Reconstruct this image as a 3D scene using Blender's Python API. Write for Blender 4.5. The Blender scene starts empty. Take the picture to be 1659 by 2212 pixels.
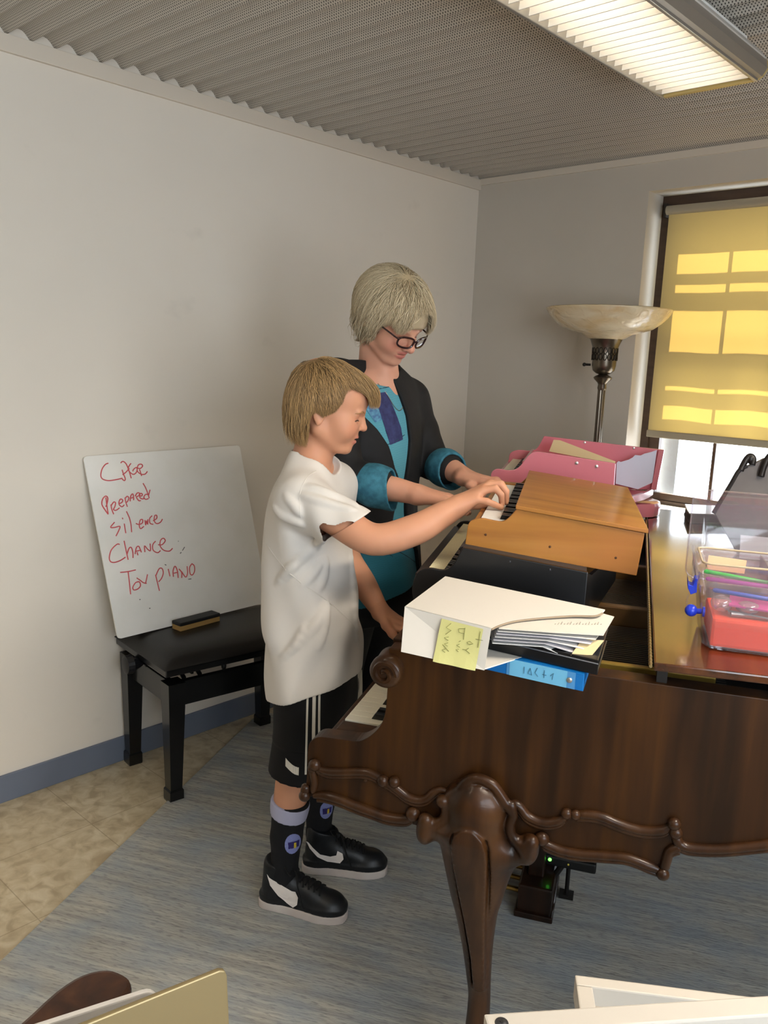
import bpy, bmesh, math, random
import numpy as np
from mathutils import Vector, Matrix, Euler
random.seed(7)
SC = bpy.context.scene
COL = SC.collection
# ------------------------------------------------------------------ camera
cm = [[0.731374, 0.680795, 0.040115], [-0.151747, 0.105109, 0.982815], [0.664879, -0.724893, 0.180183], [2.63178, -3.46631, 1.5]]
cam = bpy.data.objects.new('camera', bpy.data.cameras.new('camera'))
COL.objects.link(cam)
cam.matrix_world = Matrix(((cm[0][0], cm[1][0], cm[2][0], cm[3][0]), (cm[0][1], cm[1][1], cm[2][1], cm[3][1]),
                           (cm[0][2], cm[1][2], cm[2][2], cm[3][2]), (0, 0, 0, 1)))
cam.data.sensor_fit = 'VERTICAL'
cam.data.sensor_height = 36.0
cam.data.lens = 36.0 * 1800 / 2212
cam.data.clip_start = 0.02
SC.camera = cam
# ------------------------------------------------------------------ view, sky, sun, large lights
SC.view_settings.view_transform = 'Standard'
SC.view_settings.look = 'None'
SC.view_settings.exposure = 0.5
SC.view_settings.gamma = 1.0
SC.view_settings.use_curve_mapping = False
SC.cycles.use_denoising = True
SC.cycles.max_bounces = 10
SC.cycles.transparent_max_bounces = 16
SC.cycles.sample_clamp_indirect = 6.0
W = bpy.data.worlds.new('sky'); SC.world = W; W.use_nodes = True
bg = W.node_tree.nodes['Background']
bg.inputs[0].default_value = (0.84, 0.92, 1.0, 1)
bg.inputs[1].default_value = 7.0
sun = bpy.data.objects.new('sun', bpy.data.lights.new('sun', 'SUN')); COL.objects.link(sun)
sun.data.energy = 26.0; sun.data.angle = math.radians(0.5); sun.data.color = (1, .93, .8)
sun.rotation_euler = (math.radians(-35), 0, 0); sun.location = (1.3, 6, 6)
por = bpy.data.objects.new('window_portal', bpy.data.lights.new('window_portal', 'AREA')); COL.objects.link(por)
por.data.shape = 'RECTANGLE'; por.data.size = 0.95; por.data.size_y = 1.34; por.data.cycles.is_portal = True
por.location = (1.375, 0.34, 1.575); por.rotation_euler = (math.radians(-90), 0, 0)
por2 = por.copy(); por2.data = por.data.copy(); COL.objects.link(por2); por2.name = 'fill_window_portal'
por2.data.size = 1.5; por2.data.size_y = 2.3; por2.location = (4.06, -3.4, 1.5); por2.rotation_euler = (0, math.radians(90), 0)
ROOM_X, ROOM_Y, CEIL = 3.9, -5.2, 2.388
LAMP_COL = (1.0, 0.90, 0.77)
LAMP_W = 0.75          # the fixture in view
FILL_W = 55.0        # two unseen fixtures, added to brighten the room
# ------------------------------------------------------------------ materials
def lin(c):
    if isinstance(c, str):
        c = [int(c[i:i + 2], 16) / 255 for i in (0, 2, 4)]
    return tuple(x / 12.92 if x <= .04045 else ((x + .055) / 1.055) ** 2.4 for x in c) + (1,)
MATS = {}
def mat(name, col, rough=.5, metal=0., spec=.5, coat=0., trans=0., ior=1.45, emit=None, es=0., sss=0., sheen=0.):
    if name in MATS: return MATS[name]
    m = bpy.data.materials.new(name); m.use_nodes = True
    b = m.node_tree.nodes['Principled BSDF']
    b.inputs['Base Color'].default_value = lin(col)
    b.inputs['Roughness'].default_value = rough
    b.inputs['Metallic'].default_value = metal
    b.inputs['Specular IOR Level'].default_value = spec
    b.inputs['Coat Weight'].default_value = coat
    b.inputs['Coat Roughness'].default_value = .08
    b.inputs['Transmission Weight'].default_value = trans
    b.inputs['IOR'].default_value = ior
    if sss:
        b.inputs['Subsurface Weight'].default_value = sss
        b.inputs['Subsurface Radius'].default_value = (1, .35, .2)
        b.inputs['Subsurface Scale'].default_value = .012
    if sheen: b.inputs['Sheen Weight'].default_value = sheen
    if emit:
        b.inputs['Emission Color'].default_value = lin(emit); b.inputs['Emission Strength'].default_value = es
    MATS[name] = m
    return m
def nodes(m): return m.node_tree.nodes, m.node_tree.links, m.node_tree.nodes['Principled BSDF']
def tex(m, kind='NOISE', scale=(5, 5, 5), nscale=1., detail=4., dist=0., coord='Object', rough=.5, rot=(0, 0, 0)):
    n, l, b = nodes(m)
    tc = n.new('ShaderNodeTexCoord'); mp = n.new('ShaderNodeMapping')
    mp.inputs['Scale'].default_value = scale; mp.inputs['Rotation'].default_value = rot
    l.new(tc.outputs[coord], mp.inputs[0])
    if kind == 'NOISE':
        t = n.new('ShaderNodeTexNoise'); t.inputs['Scale'].default_value = nscale; t.inputs['Detail'].default_value = detail
        t.inputs['Distortion'].default_value = dist; t.inputs['Roughness'].default_value = rough
        out = t.outputs['Fac']
    elif kind == 'WAVE':
        t = n.new('ShaderNodeTexWave'); t.inputs['Scale'].default_value = nscale; t.inputs['Distortion'].default_value = dist
        t.inputs['Detail'].default_value = detail; out = t.outputs['Fac']
    elif kind == 'VORONOI':
        t = n.new('ShaderNodeTexVoronoi'); t.inputs['Scale'].default_value = nscale; out = t.outputs['Distance']
    l.new(mp.outputs[0], t.inputs['Vector'])
    return out
def ramp(m, src, stops, interp='LINEAR'):
    n, l, b = nodes(m)
    r = n.new('ShaderNodeValToRGB'); r.color_ramp.interpolation = interp
    e = r.color_ramp.elements
    while len(e) < len(stops): e.new(.5)
    for i, (p, c) in enumerate(stops):
        e[i].position = p; e[i].color = lin(c) if not isinstance(c, (int, float)) else (c, c, c, 1)
    l.new(src, r.inputs[0])
    return r.outputs[0]
def mix(m, f, a, b_, mode='MIX'):
    n, l, _ = nodes(m)
    x = n.new('ShaderNodeMix'); x.data_type = 'RGBA'; x.blend_type = mode
    for v, i in ((f, 0), (a, 6), (b_, 7)):
        if hasattr(v, 'is_output'): l.new(v, x.inputs[i])
        elif i == 0: x.inputs[0].default_value = v
        else: x.inputs[i].default_value = lin(v)
    return x.outputs[2]
def link_col(m, c): nodes(m)[1].new(c, nodes(m)[2].inputs['Base Color'])
def bump(m, src, strength=.2, dist=.002):
    n, l, b = nodes(m)
    x = n.new('ShaderNodeBump'); x.inputs['Strength'].default_value = strength; x.inputs['Distance'].default_value = dist
    l.new(src, x.inputs['Height']); l.new(x.outputs[0], b.inputs['Normal'])
def speckle(name, c1, c2, scale, rough=.6, lo=.35, hi=.65, bmp=0., bd=.002, ns=1., detail=4., **k):
    if name in MATS: return MATS[name]
    m = mat(name, c1, rough, **k)
    t = tex(m, 'NOISE', scale, ns, detail)
    link_col(m, ramp(m, t, [(lo, c1), (hi, c2)]))
    if bmp: bump(m, t, bmp, bd)
    return m
# ------------------------------------------------------------------ objects
P0 = (1.527, -2.357); PA = math.radians(26)
class Thing:
    pass
def set_props(o, label, cat, group=None, kind=None):
    if label: o['label'] = label
    if cat: o['category'] = cat
    if group: o['group'] = group
    if kind: o['kind'] = kind
def p2w(l, t, z=0.):
    return (P0[0] + l * math.cos(PA) - t * math.sin(PA), P0[1] + l * math.sin(PA) + t * math.cos(PA), z)
def thing(name, label, cat, base, frame='W', group=None, rot=0.):
    """an Empty at the base of a thing; parts are given in room (W) or piano-aligned (P) coordinates"""
    o = bpy.data.objects.new(name, None); COL.objects.link(o); o.empty_display_size = .05
    set_props(o, label, cat, group)
    if frame == 'P':
        o.location = p2w(*base); o.rotation_euler = (0, 0, PA)
    else:
        o.location = base
    o['_b'] = base
    return o
def base_of(p):
    while p is not None:
        if '_b' in p: return Vector(p['_b'])
        p = p.parent
    return Vector((0, 0, 0))
def finish(name, me, m, parent=None, smooth=False, label=None):
    o = bpy.data.objects.new(name, me); COL.objects.link(o)
    if m is not None and len(me.materials) == 0: me.materials.append(m)
    if parent is not None: o.parent = parent
    if smooth:
        me.polygons.foreach_set('use_smooth', [True] * len(me.polygons))
    if label: o['label'] = label
    return o
def sharp(o, ang=35):
    me = o.data
    if hasattr(me, 'set_sharp_from_angle'): me.set_sharp_from_angle(angle=math.radians(ang))
class MB:
    def __init__(s): s.bm = bmesh.new()
    def box(s, c, d, rz=0., M=None, bev=0.):
        r = bmesh.ops.create_cube(s.bm, size=1.)
        mm = Matrix.Translation(c) @ Matrix.Rotation(rz, 4, 'Z') @ Matrix.Diagonal((d[0], d[1], d[2], 1))
        if M is not None: mm = M @ mm
        bmesh.ops.transform(s.bm, matrix=mm, verts=r['verts'])
        if bev:
            es = list({e for v in r['verts'] for e in v.link_edges})
            bmesh.ops.bevel(s.bm, geom=es, offset=bev, segments=2, affect='EDGES', profile=.6)
        return s
    def span(s, lo, hi, bev=0., M=None):
        return s.box([(a + b) / 2 for a, b in zip(lo, hi)], [b - a for a, b in zip(lo, hi)], bev=bev, M=M)
    def poly(s, pts, vec, bev=0.):
        """prism: 3-D outline pushed along vec"""
        vs = [s.bm.verts.new(p) for p in pts]
        f = s.bm.faces.new(vs)
        r = bmesh.ops.extrude_face_region(s.bm, geom=[f])
        nv = [v for v in r['geom'] if isinstance(v, bmesh.types.BMVert)]
        bmesh.ops.translate(s.bm, vec=vec, verts=nv)
        fs = set(f2 for v in vs + nv for f2 in v.link_faces)
        bmesh.ops.recalc_face_normals(s.bm, faces=list(fs))
        if bev:
            es = [e for e in {e for v in vs + nv for e in v.link_edges} if e.calc_face_angle(0) > .6]
            bmesh.ops.bevel(s.bm, geom=es, offset=bev, segments=2, affect='EDGES', profile=.6)
        return s
    def loft(s, rings, closed=True, caps=True):
        rows = [[s.bm.verts.new(p) for p in r] for r in rings]
        n = len(rows[0])
        for a, b in zip(rows, rows[1:]):
            for i in range(n if closed else n - 1):
                j = (i + 1) % n
                s.bm.faces.new((a[i], a[j], b[j], b[i]))
        if caps and closed:
            s.bm.faces.new(rows[0][::-1]); s.bm.faces.new(rows[-1])
        return s
    def tube(s, pts, r, n=10, caps=True):
        pts = [Vector(p) for p in pts]
        if not hasattr(r, '__len__'): r = [r] * len(pts)
        tang = [(pts[min(i + 1, len(pts) - 1)] - pts[max(i - 1, 0)]).normalized() for i in range(len(pts))]
        u = tang[0].orthogonal().normalized(); rings = []
        for p, t, rr in zip(pts, tang, r):
            u = (u - t * u.dot(t)).normalized(); w = t.cross(u)
            rings.append([p + (u * math.cos(2 * math.pi * k / n) + w * math.sin(2 * math.pi * k / n)) * rr for k in range(n)])
        return s.loft(rings, True, caps)
    def lathe(s, prof, c=(0, 0, 0), n=32, axis='Z', caps=True):
        rings = []
        for r, z in prof:
            ring = []
            for k in range(n):
                a = 2 * math.pi * k / n
                p = Vector((r * math.cos(a), r * math.sin(a), z))
                if axis == 'Y': p = Vector((p.x, -p.z, p.y))
                if axis == 'X': p = Vector((p.z, p.y, -p.x))
                ring.append(p + Vector(c))
            rings.append(ring)
        return s.loft(rings, True, caps)
    def ell(s, c, r, M=None, seg=20):
        q = bmesh.ops.create_uvsphere(s.bm, u_segments=seg, v_segments=max(8, seg * 2 // 3), radius=1.)
        mm = Matrix.Translation(c) @ (M if M is not None else Matrix()) @ Matrix.Diagonal((r[0], r[1], r[2], 1))
        bmesh.ops.transform(s.bm, matrix=mm, verts=q['verts'])
        return s
    def grid(s, rows):
        rs = [[s.bm.verts.new(p) for p in r] for r in rows]
        for a, b in zip(rs, rs[1:]):
            for i in range(len(a) - 1): s.bm.faces.new((a[i], a[i + 1], b[i + 1], b[i]))
        return s
    def xf(s, M):
        bmesh.ops.transform(s.bm, matrix=M, verts=s.bm.verts[:]); return s
    def build(s, name, m, parent=None, smooth=False, label=None, solid=0., recalc=True, off=None, ang=40):
        b = base_of(parent) if off is None else Vector(off)
        if recalc: bmesh.ops.recalc_face_normals(s.bm, faces=s.bm.faces[:])
        for v in s.bm.verts: v.co -= b
        me = bpy.data.meshes.new(name); s.bm.to_mesh(me); s.bm.free()
        o = finish(name, me, m, parent, smooth, label)
        if smooth: sharp(o, ang)
        if solid:
            md = o.modifiers.new('t', 'SOLIDIFY'); md.thickness = solid; md.offset = 0
        return o
def struct(o, label=None):
    o['kind'] = 'structure'
    if label: o['label'] = label
    return o
def tagged(o, label, cat, group=None):
    """a thing that is one mesh: move its origin to its base"""
    set_props(o, label, cat, group)
    me = o.data
    co = np.zeros(len(me.vertices) * 3, np.float32); me.vertices.foreach_get('co', co); co = co.reshape(-1, 3)
    c = (co.min(0) + co.max(0)) / 2; c[2] = co[:, 2].min()
    co -= c; me.vertices.foreach_set('co', co.ravel()); me.update()
    o.location = (Matrix.Rotation(o.rotation_euler.z, 3, 'Z') @ Vector(c)) + o.location
    return o
def place_p(o):
    """a mesh given in piano-aligned coordinates"""
    o.location = (P0[0], P0[1], 0); o.rotation_euler = (0, 0, PA)
    return o
def crom(pts, n=6):
    """smooth curve through points"""
    P = [np.array(p, float) for p in pts]; out = []
    for i in range(len(P) - 1):
        a, b, c, d = P[max(i - 1, 0)], P[i], P[i + 1], P[min(i + 2, len(P) - 1)]
        for k in range(n):
            t = k / n
            out.append(.5 * ((2 * b) + (-a + c) * t + (2 * a - 5 * b + 4 * c - d) * t * t + (-a + 3 * b - 3 * c + d) * t ** 3))
    out.append(P[-1])
    return out
def offset_path(pts, dx): return pts
# ------------------------------------------------------------------ distance fields -> one continuous mesh
class Field:
    def __init__(s, lo, hi, h):
        s.lo = np.array(lo, float); s.h = h
        s.n = np.ceil((np.array(hi, float) - s.lo) / h).astype(int) + 1
        s.a = np.full(s.n, .2, np.float32)
    def win(s, lo, hi):
        i0 = np.clip(np.floor((np.array(lo) - s.lo) / s.h).astype(int), 0, s.n)
        i1 = np.clip(np.ceil((np.array(hi) - s.lo) / s.h).astype(int) + 1, 0, s.n)
        if (i1 <= i0).any(): return None
        ax = [(s.lo[k] + s.h * np.arange(i0[k], i1[k])).astype(np.float32) for k in range(3)]
        return tuple(slice(a, b) for a, b in zip(i0, i1)), ax[0][:, None, None], ax[1][None, :, None], ax[2][None, None, :]
    def put(s, f, lo, hi, k=0., op='u'):
        pad = k + 3 * s.h
        w = s.win(np.array(lo) - pad, np.array(hi) + pad)
        if w is None: return s
        sl, X, Y, Z = w
        b = f(X, Y, Z).astype(np.float32); a = s.a[sl]
        if op == 'u':
            r = np.minimum(a, b)
            if k: r = r - np.maximum(k - np.abs(a - b), 0) ** 2 / (4 * k)
        elif op == 's':
            r = np.maximum(a, -b)
            if k: r = r + np.maximum(k - np.abs(a + b), 0) ** 2 / (4 * k)
        elif op == 'i':
            r = np.maximum(a, b)
        s.a[sl] = r
        return s
    def cap(s, p, q, r1, r2=None, k=0., op='u', fr=None):
        r2 = r1 if r2 is None else r2
        p = np.array(p, float); q = np.array(q, float)
        if fr is not None: p = fr[0] @ p + fr[1]; q = fr[0] @ q + fr[1]
        d = q - p; L2 = max(d @ d, 1e-12); rm = max(r1, r2)
        def f(X, Y, Z):
            x, y, z = X - p[0], Y - p[1], Z - p[2]
            t = np.clip((x * d[0] + y * d[1] + z * d[2]) / L2, 0, 1)
            return np.sqrt((x - t * d[0]) ** 2 + (y - t * d[1]) ** 2 + (z - t * d[2]) ** 2) - (r1 + (r2 - r1) * t)
        return s.put(f, np.minimum(p, q) - rm, np.maximum(p, q) + rm, k, op)
    def chain(s, pts, rad, k=0., op='u', fr=None):
        for i in range(len(pts) - 1): s.cap(pts[i], pts[i + 1], rad[i], rad[i + 1], k if i == 0 else min(k, .012), op, fr)
        return s
    def ell(s, c, r, k=0., op='u', fr=None, R=None):
        c = np.array(c, float); r = np.array(r, float)
        A = np.eye(3) if R is None else np.array(R)
        if fr is not None: c = fr[0] @ c + fr[1]; A = fr[0] @ A
        ext = np.sqrt(((A * r) ** 2).sum(1))
        def f(X, Y, Z):
            x, y, z = X - c[0], Y - c[1], Z - c[2]
            u = [(x * A[0, i] + y * A[1, i] + z * A[2, i]) for i in range(3)]
            k0 = np.sqrt(sum((u[i] / r[i]) ** 2 for i in range(3)))
            k1 = np.sqrt(sum((u[i] / r[i] ** 2) ** 2 for i in range(3))) + 1e-9
            return k0 * (k0 - 1) / k1
        return s.put(f, c - ext, c + ext, k, op)
    def loft(s, rings, k=0., op='u', folds=None, fr=None, ex=2.):
        """rings (z, cx, cy, rx, ry[, rot]) stacked along z of the frame"""
        R = np.array([tuple(r) + (0,) * (6 - len(r)) for r in rings], float)
        zz = np.linspace(R[0, 0], R[-1, 0], 160)
        from_c = np.array(crom([tuple(r) for r in R], 12))
        o = np.argsort(from_c[:, 0]); from_c = from_c[o]
        v = [np.interp(zz, from_c[:, 0], from_c[:, i]) for i in range(1, 6)]
        lo = np.array([(v[0] - np.maximum(v[2], v[3])).min() - .03, (v[1] - np.maximum(v[2], v[3])).min() - .03, zz[0]])
        hi = np.array([(v[0] + np.maximum(v[2], v[3])).max() + .03, (v[1] + np.maximum(v[2], v[3])).max() + .03, zz[-1]])
        def f(X, Y, Z):
            if fr is not None:
                A, o_ = fr
                x, y, z = X - o_[0], Y - o_[1], Z - o_[2]
                X, Y, Z = [(x * A[0, i] + y * A[1, i] + z * A[2, i]) for i in range(3)]
            c = [np.interp(np.asarray(Z).ravel(), zz, q).reshape(np.shape(Z)) for q in v]
            x, y = X - c[0], Y - c[1]
            ca, sa = np.cos(c[4]), np.sin(c[4])
            x, y = x * ca + y * sa, -x * sa + y * ca
            g = (np.abs(x / c[2]) ** ex + np.abs(y / c[3]) ** ex) ** (1 / ex)
            d = (g - 1) * np.minimum(c[2], c[3])
            if folds is not None: d = d - folds(np.arctan2(y / c[3], x / c[2]), Z, x, y)
            return np.maximum(d, np.maximum(zz[0] - Z, Z - zz[-1]))
        if fr is not None:
            cs = np.array([[a, b, c] for a in (lo[0], hi[0]) for b in (lo[1], hi[1]) for c in (lo[2], hi[2])]) @ fr[0].T + fr[1]
            lo, hi = cs.min(0), cs.max(0)
        return s.put(f, lo, hi, k, op)
    def half(s, p, n, op='i', k=0.):
        """keep the side the normal points away from"""
        p = np.array(p, float); n = np.array(n, float); n /= np.linalg.norm(n)
        return s.put(lambda X, Y, Z: (X - p[0]) * n[0] + (Y - p[1]) * n[1] + (Z - p[2]) * n[2] + 0 * X, s.lo, s.lo + s.h * s.n, k, op)
    def prism(s, poly, o, ax, ay, az, d0, d1, k=0., op='s'):
        """2-D outline in (ax, ay) from o, pushed along az from d0 to d1"""
        P = np.array(poly, float); o, ax, ay, az = [np.array(q, float) for q in (o, ax, ay, az)]
        cs = np.array([o + ax * a + ay * b + az * d for a, b in P for d in (d0, d1)])
        def f(X, Y, Z):
            x, y, z = X - o[0], Y - o[1], Z - o[2]
            u = x * ax[0] + y * ax[1] + z * ax[2]; v = x * ay[0] + y * ay[1] + z * ay[2]; w = x * az[0] + y * az[1] + z * az[2]
            d = sd_poly(P, u, v)
            return np.maximum(d, np.maximum(d0 - w, w - d1))
        return s.put(f, cs.min(0), cs.max(0), k, op)
    def mesh(s, smooth=0):
        a, h = s.a, s.h
        S = a < 0
        c = np.zeros(tuple(np.array(a.shape) - 1), np.int8)
        for i in (0, 1):
            for j in (0, 1):
                for k in (0, 1):
                    c += S[i:a.shape[0] - 1 + i, j:a.shape[1] - 1 + j, k:a.shape[2] - 1 + k]
        cells = np.argwhere((c > 0) & (c < 8))
        vid = np.full(c.shape, -1, np.int32); vid[tuple(cells.T)] = np.arange(len(cells))
        pos = np.zeros((len(cells), 3)); cnt = np.zeros(len(cells))
        for ax in range(3):
            o1, o2 = [q for q in range(3) if q != ax]
            for u in (0, 1):
                for w in (0, 1):
                    p = cells.copy(); p[:, o1] += u; p[:, o2] += w
                    q = p.copy(); q[:, ax] += 1
                    va = a[tuple(p.T)]; vb = a[tuple(q.T)]
                    m = (va < 0) != (vb < 0)
                    t = np.where(m, va / np.where(m, va - vb, 1), 0)
                    pp = p.astype(float); pp[:, ax] += t
                    pos[m] += pp[m]; cnt[m] += 1
        pos = s.lo + h * pos / cnt[:, None]
        F = []
        for ax in range(3):
            o1, o2 = [(1, 2), (2, 0), (0, 1)][ax]
            n = a.shape[ax] - 1
            lo = [slice(None)] * 3; hi = [slice(None)] * 3
            lo[ax] = slice(0, n); hi[ax] = slice(1, n + 1)
            for q in (o1, o2):
                lo[q] = slice(1, a.shape[q] - 1); hi[q] = slice(1, a.shape[q] - 1)
            A, B = S[tuple(lo)], S[tuple(hi)]
            e = np.argwhere(A != B)
            sg = A[tuple(e.T)]
            e[:, o1] += 1; e[:, o2] += 1
            def cid(d1, d2):
                z = e.copy(); z[:, o1] -= d1; z[:, o2] -= d2
                return vid[tuple(z.T)]
            f = np.stack([cid(1, 1), cid(0, 1), cid(0, 0), cid(1, 0)], 1)
            f[~sg] = f[~sg][:, ::-1]
            F.append(f)
        F = np.concatenate(F); F = F[(F >= 0).all(1)]
        for _ in range(smooth):
            acc = np.zeros_like(pos); n = np.zeros(len(pos))
            for i in range(4):
                np.add.at(acc, F[:, i], pos[F[:, (i + 1) % 4]]); np.add.at(n, F[:, i], 1)
            pos = pos * .5 + .5 * acc / np.maximum(n, 1)[:, None]
        return pos, F
    def build(s, name, m, parent, smooth=1, label=None, colour=None):
        pos, F = s.mesh(smooth)
        return raw_mesh(name, pos, F, m, parent, label, colour)
def raw_mesh(name, pos, F, m, parent, label=None, colour=None, smooth=True):
    me = bpy.data.meshes.new(name)
    b = np.array(base_of(parent))
    P = np.asarray(pos) - b
    k = F.shape[1]
    me.vertices.add(len(P)); me.vertices.foreach_set('co', P.astype(np.float32).ravel())
    me.loops.add(F.size); me.loops.foreach_set('vertex_index', F.astype(np.int32).ravel())
    me.polygons.add(len(F)); me.polygons.foreach_set('loop_start', np.arange(0, F.size, k, dtype=np.int32))
    if colour is not None:
        at = me.color_attributes.new('Col', 'FLOAT_COLOR', 'POINT')
        c = np.concatenate([colour(np.asarray(pos)), np.ones((len(P), 1))], 1)
        at.data.foreach_set('color', c.astype(np.float32).ravel())
    me.update(); me.validate()
    return finish(name, me, m, parent, smooth, label)
def sd_poly(P, u, v):
    d = None; sgn = None
    n = len(P)
    for i in range(n):
        a = P[i]; b = P[i - 1]
        ex, ey = b - a
        wx, wy = u - a[0], v - a[1]
        t = np.clip((wx * ex + wy * ey) / max(ex * ex + ey * ey, 1e-12), 0, 1)
        q = (wx - ex * t) ** 2 + (wy - ey * t) ** 2
        c1 = v >= a[1]; c2 = v < b[1]; c3 = ex * wy > ey * wx
        flip = (c1 & c2 & c3) | (~c1 & ~c2 & ~c3)
        sg = np.where(flip, -1., 1.)
        d = q if d is None else np.minimum(d, q)
        sgn = sg if sgn is None else sgn * sg
    return sgn * np.sqrt(d)
def in_poly(P, u, v):
    P = np.asarray(P); r = np.zeros(np.shape(u), bool)
    for i in range(len(P)):
        a, b = P[i], P[i - 1]
        c = ((a[1] > v) != (b[1] > v)) & (u < (b[0] - a[0]) * (v - a[1]) / (b[1] - a[1] + 1e-12) + a[0])
        r ^= c
    return r
def attr_mat(name, rough=.5, sss=0., spec=.5, sheen=0., bscale=0., bstr=.1):
    if name in MATS: return MATS[name]
    m = mat(name, 'cccccc', rough, spec=spec, sss=sss, sheen=sheen)
    n, l, b = nodes(m)
    a = n.new('ShaderNodeAttribute'); a.attribute_name = 'Col'
    l.new(a.outputs['Color'], b.inputs['Base Color'])
    if bscale: bump(m, tex(m, 'NOISE', (bscale,) * 3, 1.), bstr, .001)
    return m
# ------------------------------------------------------------------ room shell
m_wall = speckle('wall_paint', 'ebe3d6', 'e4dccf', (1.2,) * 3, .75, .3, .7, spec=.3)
bump(m_wall, tex(m_wall, 'NOISE', (130,) * 3, 1., 3), .06, .001)
def smudge(m):
    n, l, b = nodes(m)
    src = b.inputs['Base Color'].links[0].from_socket
    t = tex(m, 'NOISE', (1, 5, 7), 1., 5)
    f = ramp(m, t, [(.66, 0.), (.82, .16)])
    link_col(m, mix(m, f, src, '8f8a82'))
smudge(m_wall)
m_wallb = speckle('wall_back_shaded', 'd0c9bd', 'c9c2b6', (1.2,) * 3, .75, spec=.3)  # greyer than the left wall: its dimmer light put into the colour
m_wall2 = speckle('wall_low_bounce', '9a948a', '8f897f', (1.2,) * 3, .8)  # for the unseen walls, darkened so they bounce less light
m_out = mat('outer_masonry', '8a857d', .9)
w = MB(); w.span((-.12, ROOM_Y, -.05), (0, .35, 2.6)); struct(w.build('wall_left', m_wall))
WX0, WX1, WZ0, WZ1 = .90, 1.85, .90, 2.245
w = MB()
w.span((0, 0, -.05), (WX0, .17, 2.6)); w.span((WX1, 0, -.05), (ROOM_X, .17, 2.6))
w.span((WX0, 0, -.05), (WX1, .17, WZ0)); w.span((WX0, 0, WZ1), (WX1, .17, 2.6))
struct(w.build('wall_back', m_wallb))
RY0, RY1, RZ0, RZ1 = -4.5, -2.3, .8, 2.25
w = MB(); w.span((ROOM_X, ROOM_Y, -.05), (ROOM_X + .12, RY0, 2.6)); w.span((ROOM_X, RY1, -.05), (ROOM_X + .12, .35, 2.6))
w.span((ROOM_X, RY0, -.05), (ROOM_X + .12, RY1, RZ0)); w.span((ROOM_X, RY0, RZ1), (ROOM_X + .12, RY1, 2.6)); struct(w.build('wall_right', m_wall2))
w = MB(); w.span((-.12, ROOM_Y - .12, -.05), (ROOM_X + .12, ROOM_Y, 2.6)); struct(w.build('wall_front', m_wall2))
# floor: beige mottled vinyl tiles
m_floor = mat('vinyl_tile', 'b09a76', .35)
t1 = tex(m_floor, 'NOISE', (22,) * 3, 1., 6, .6); t2 = tex(m_floor, 'NOISE', (3, 3, 3), 1., 2)
c1 = ramp(m_floor, t1, [(.34, 'a8977a'), (.5, 'bfb092'), (.68, 'cfc3a8')])
c2 = mix(m_floor, ramp(m_floor, t2, [(.4, 0.), (.7, .35)]), c1, 'ab9b7e')
n, l, b = nodes(m_floor)
br = n.new('ShaderNodeTexBrick'); br.offset = 0; br.inputs['Scale'].default_value = 1.
br.inputs['Brick Width'].default_value = .325; br.inputs['Row Height'].default_value = .325; br.inputs['Mortar Size'].default_value = .0016
br.inputs['Color1'].default_value = br.inputs['Color2'].default_value = (0, 0, 0, 1); br.inputs['Mortar'].default_value = (.5, .5, .5, 1)
tc = n.new('ShaderNodeTexCoord'); l.new(tc.outputs['Object'], br.inputs[0])
link_col(m_floor, mix(m_floor, br.outputs['Color'], c2, '7d6a4e'))
w = MB(); w.span((-.12, ROOM_Y - .12, -.06), (ROOM_X + .12, .35, 0)); struct(w.build('floor', m_floor))
# ceiling: corrugated perforated metal panels, ribs running across the room
m_ceil = mat('perforated_panel', 'c9c2b6', .5, spec=.35)
n, l, b = nodes(m_ceil)
tc = n.new('ShaderNodeTexCoord'); mp = n.new('ShaderNodeMapping'); mp.inputs['Scale'].default_value = (1 / .0062,) * 3
mp.inputs['Rotation'].default_value = (0, 0, math.radians(45)); l.new(tc.outputs['Object'], mp.inputs[0])
def vm(op, a, bv=None):
    x = n.new('ShaderNodeVectorMath'); x.operation = op; l.new(a, x.inputs[0])
    if bv is not None: x.inputs[1].default_value = bv
    return x
x = vm('FRACTION', mp.outputs[0]); x = vm('SUBTRACT', x.outputs[0], (.5, .5, 0)); x = vm('MULTIPLY', x.outputs[0], (1, 1, 0)); x = vm('LENGTH', x.outputs[0])
link_col(m_ceil, ramp(m_ceil, x.outputs['Value'], [(.22, '2a2622'), (.27, 'c9c2b6')]))
PITCH = .0745
prof = [(0, 0), (.05, .0), (.12, .25), (.22, .62), (.34, .9), (.47, 1), (.6, .95), (.72, .72), (.84, .38), (.93, .1)]
ys = [(-k * PITCH - f * PITCH, CEIL + .024 * h) for k in range(70) for f, h in prof]
w = MB(); w.grid([[(0.0, y, z) for y, z in ys], [(ROOM_X, y, z) for y, z in ys]])
for f in w.bm.faces: f.smooth = True
o = struct(w.build('ceiling', m_ceil, recalc=False)); sharp(o, 50)
w = MB(); w.span((-.12, ROOM_Y - .12, 2.47), (ROOM_X + .12, .35, 2.6)); struct(w.build('ceiling_deck', mat('deck_dark', '4a4642', .9)))
m_trim = mat('wall_trim_paint', 'ddd3c4', .7)
w = MB(); w.span((0, ROOM_Y, CEIL - .052), (.014, 0, CEIL - .002), bev=.003); struct(w.build('trim_1', m_trim))
w = MB(); w.span((.014, -.012, CEIL - .03), (ROOM_X, 0, CEIL - .001)); struct(w.build('trim_2', m_trim))
m_base = speckle('baseboard_vinyl', '70798a', '687080', (3,) * 3, .45)
w = MB(); w.span((0, ROOM_Y, 0), (.012, 0, .094), bev=.003); struct(w.build('baseboard_left', m_base))
w = MB(); w.span((.012, -.012, 0), (ROOM_X, 0, .094), bev=.003); struct(w.build('baseboard_back', m_base))
w = MB()
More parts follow.
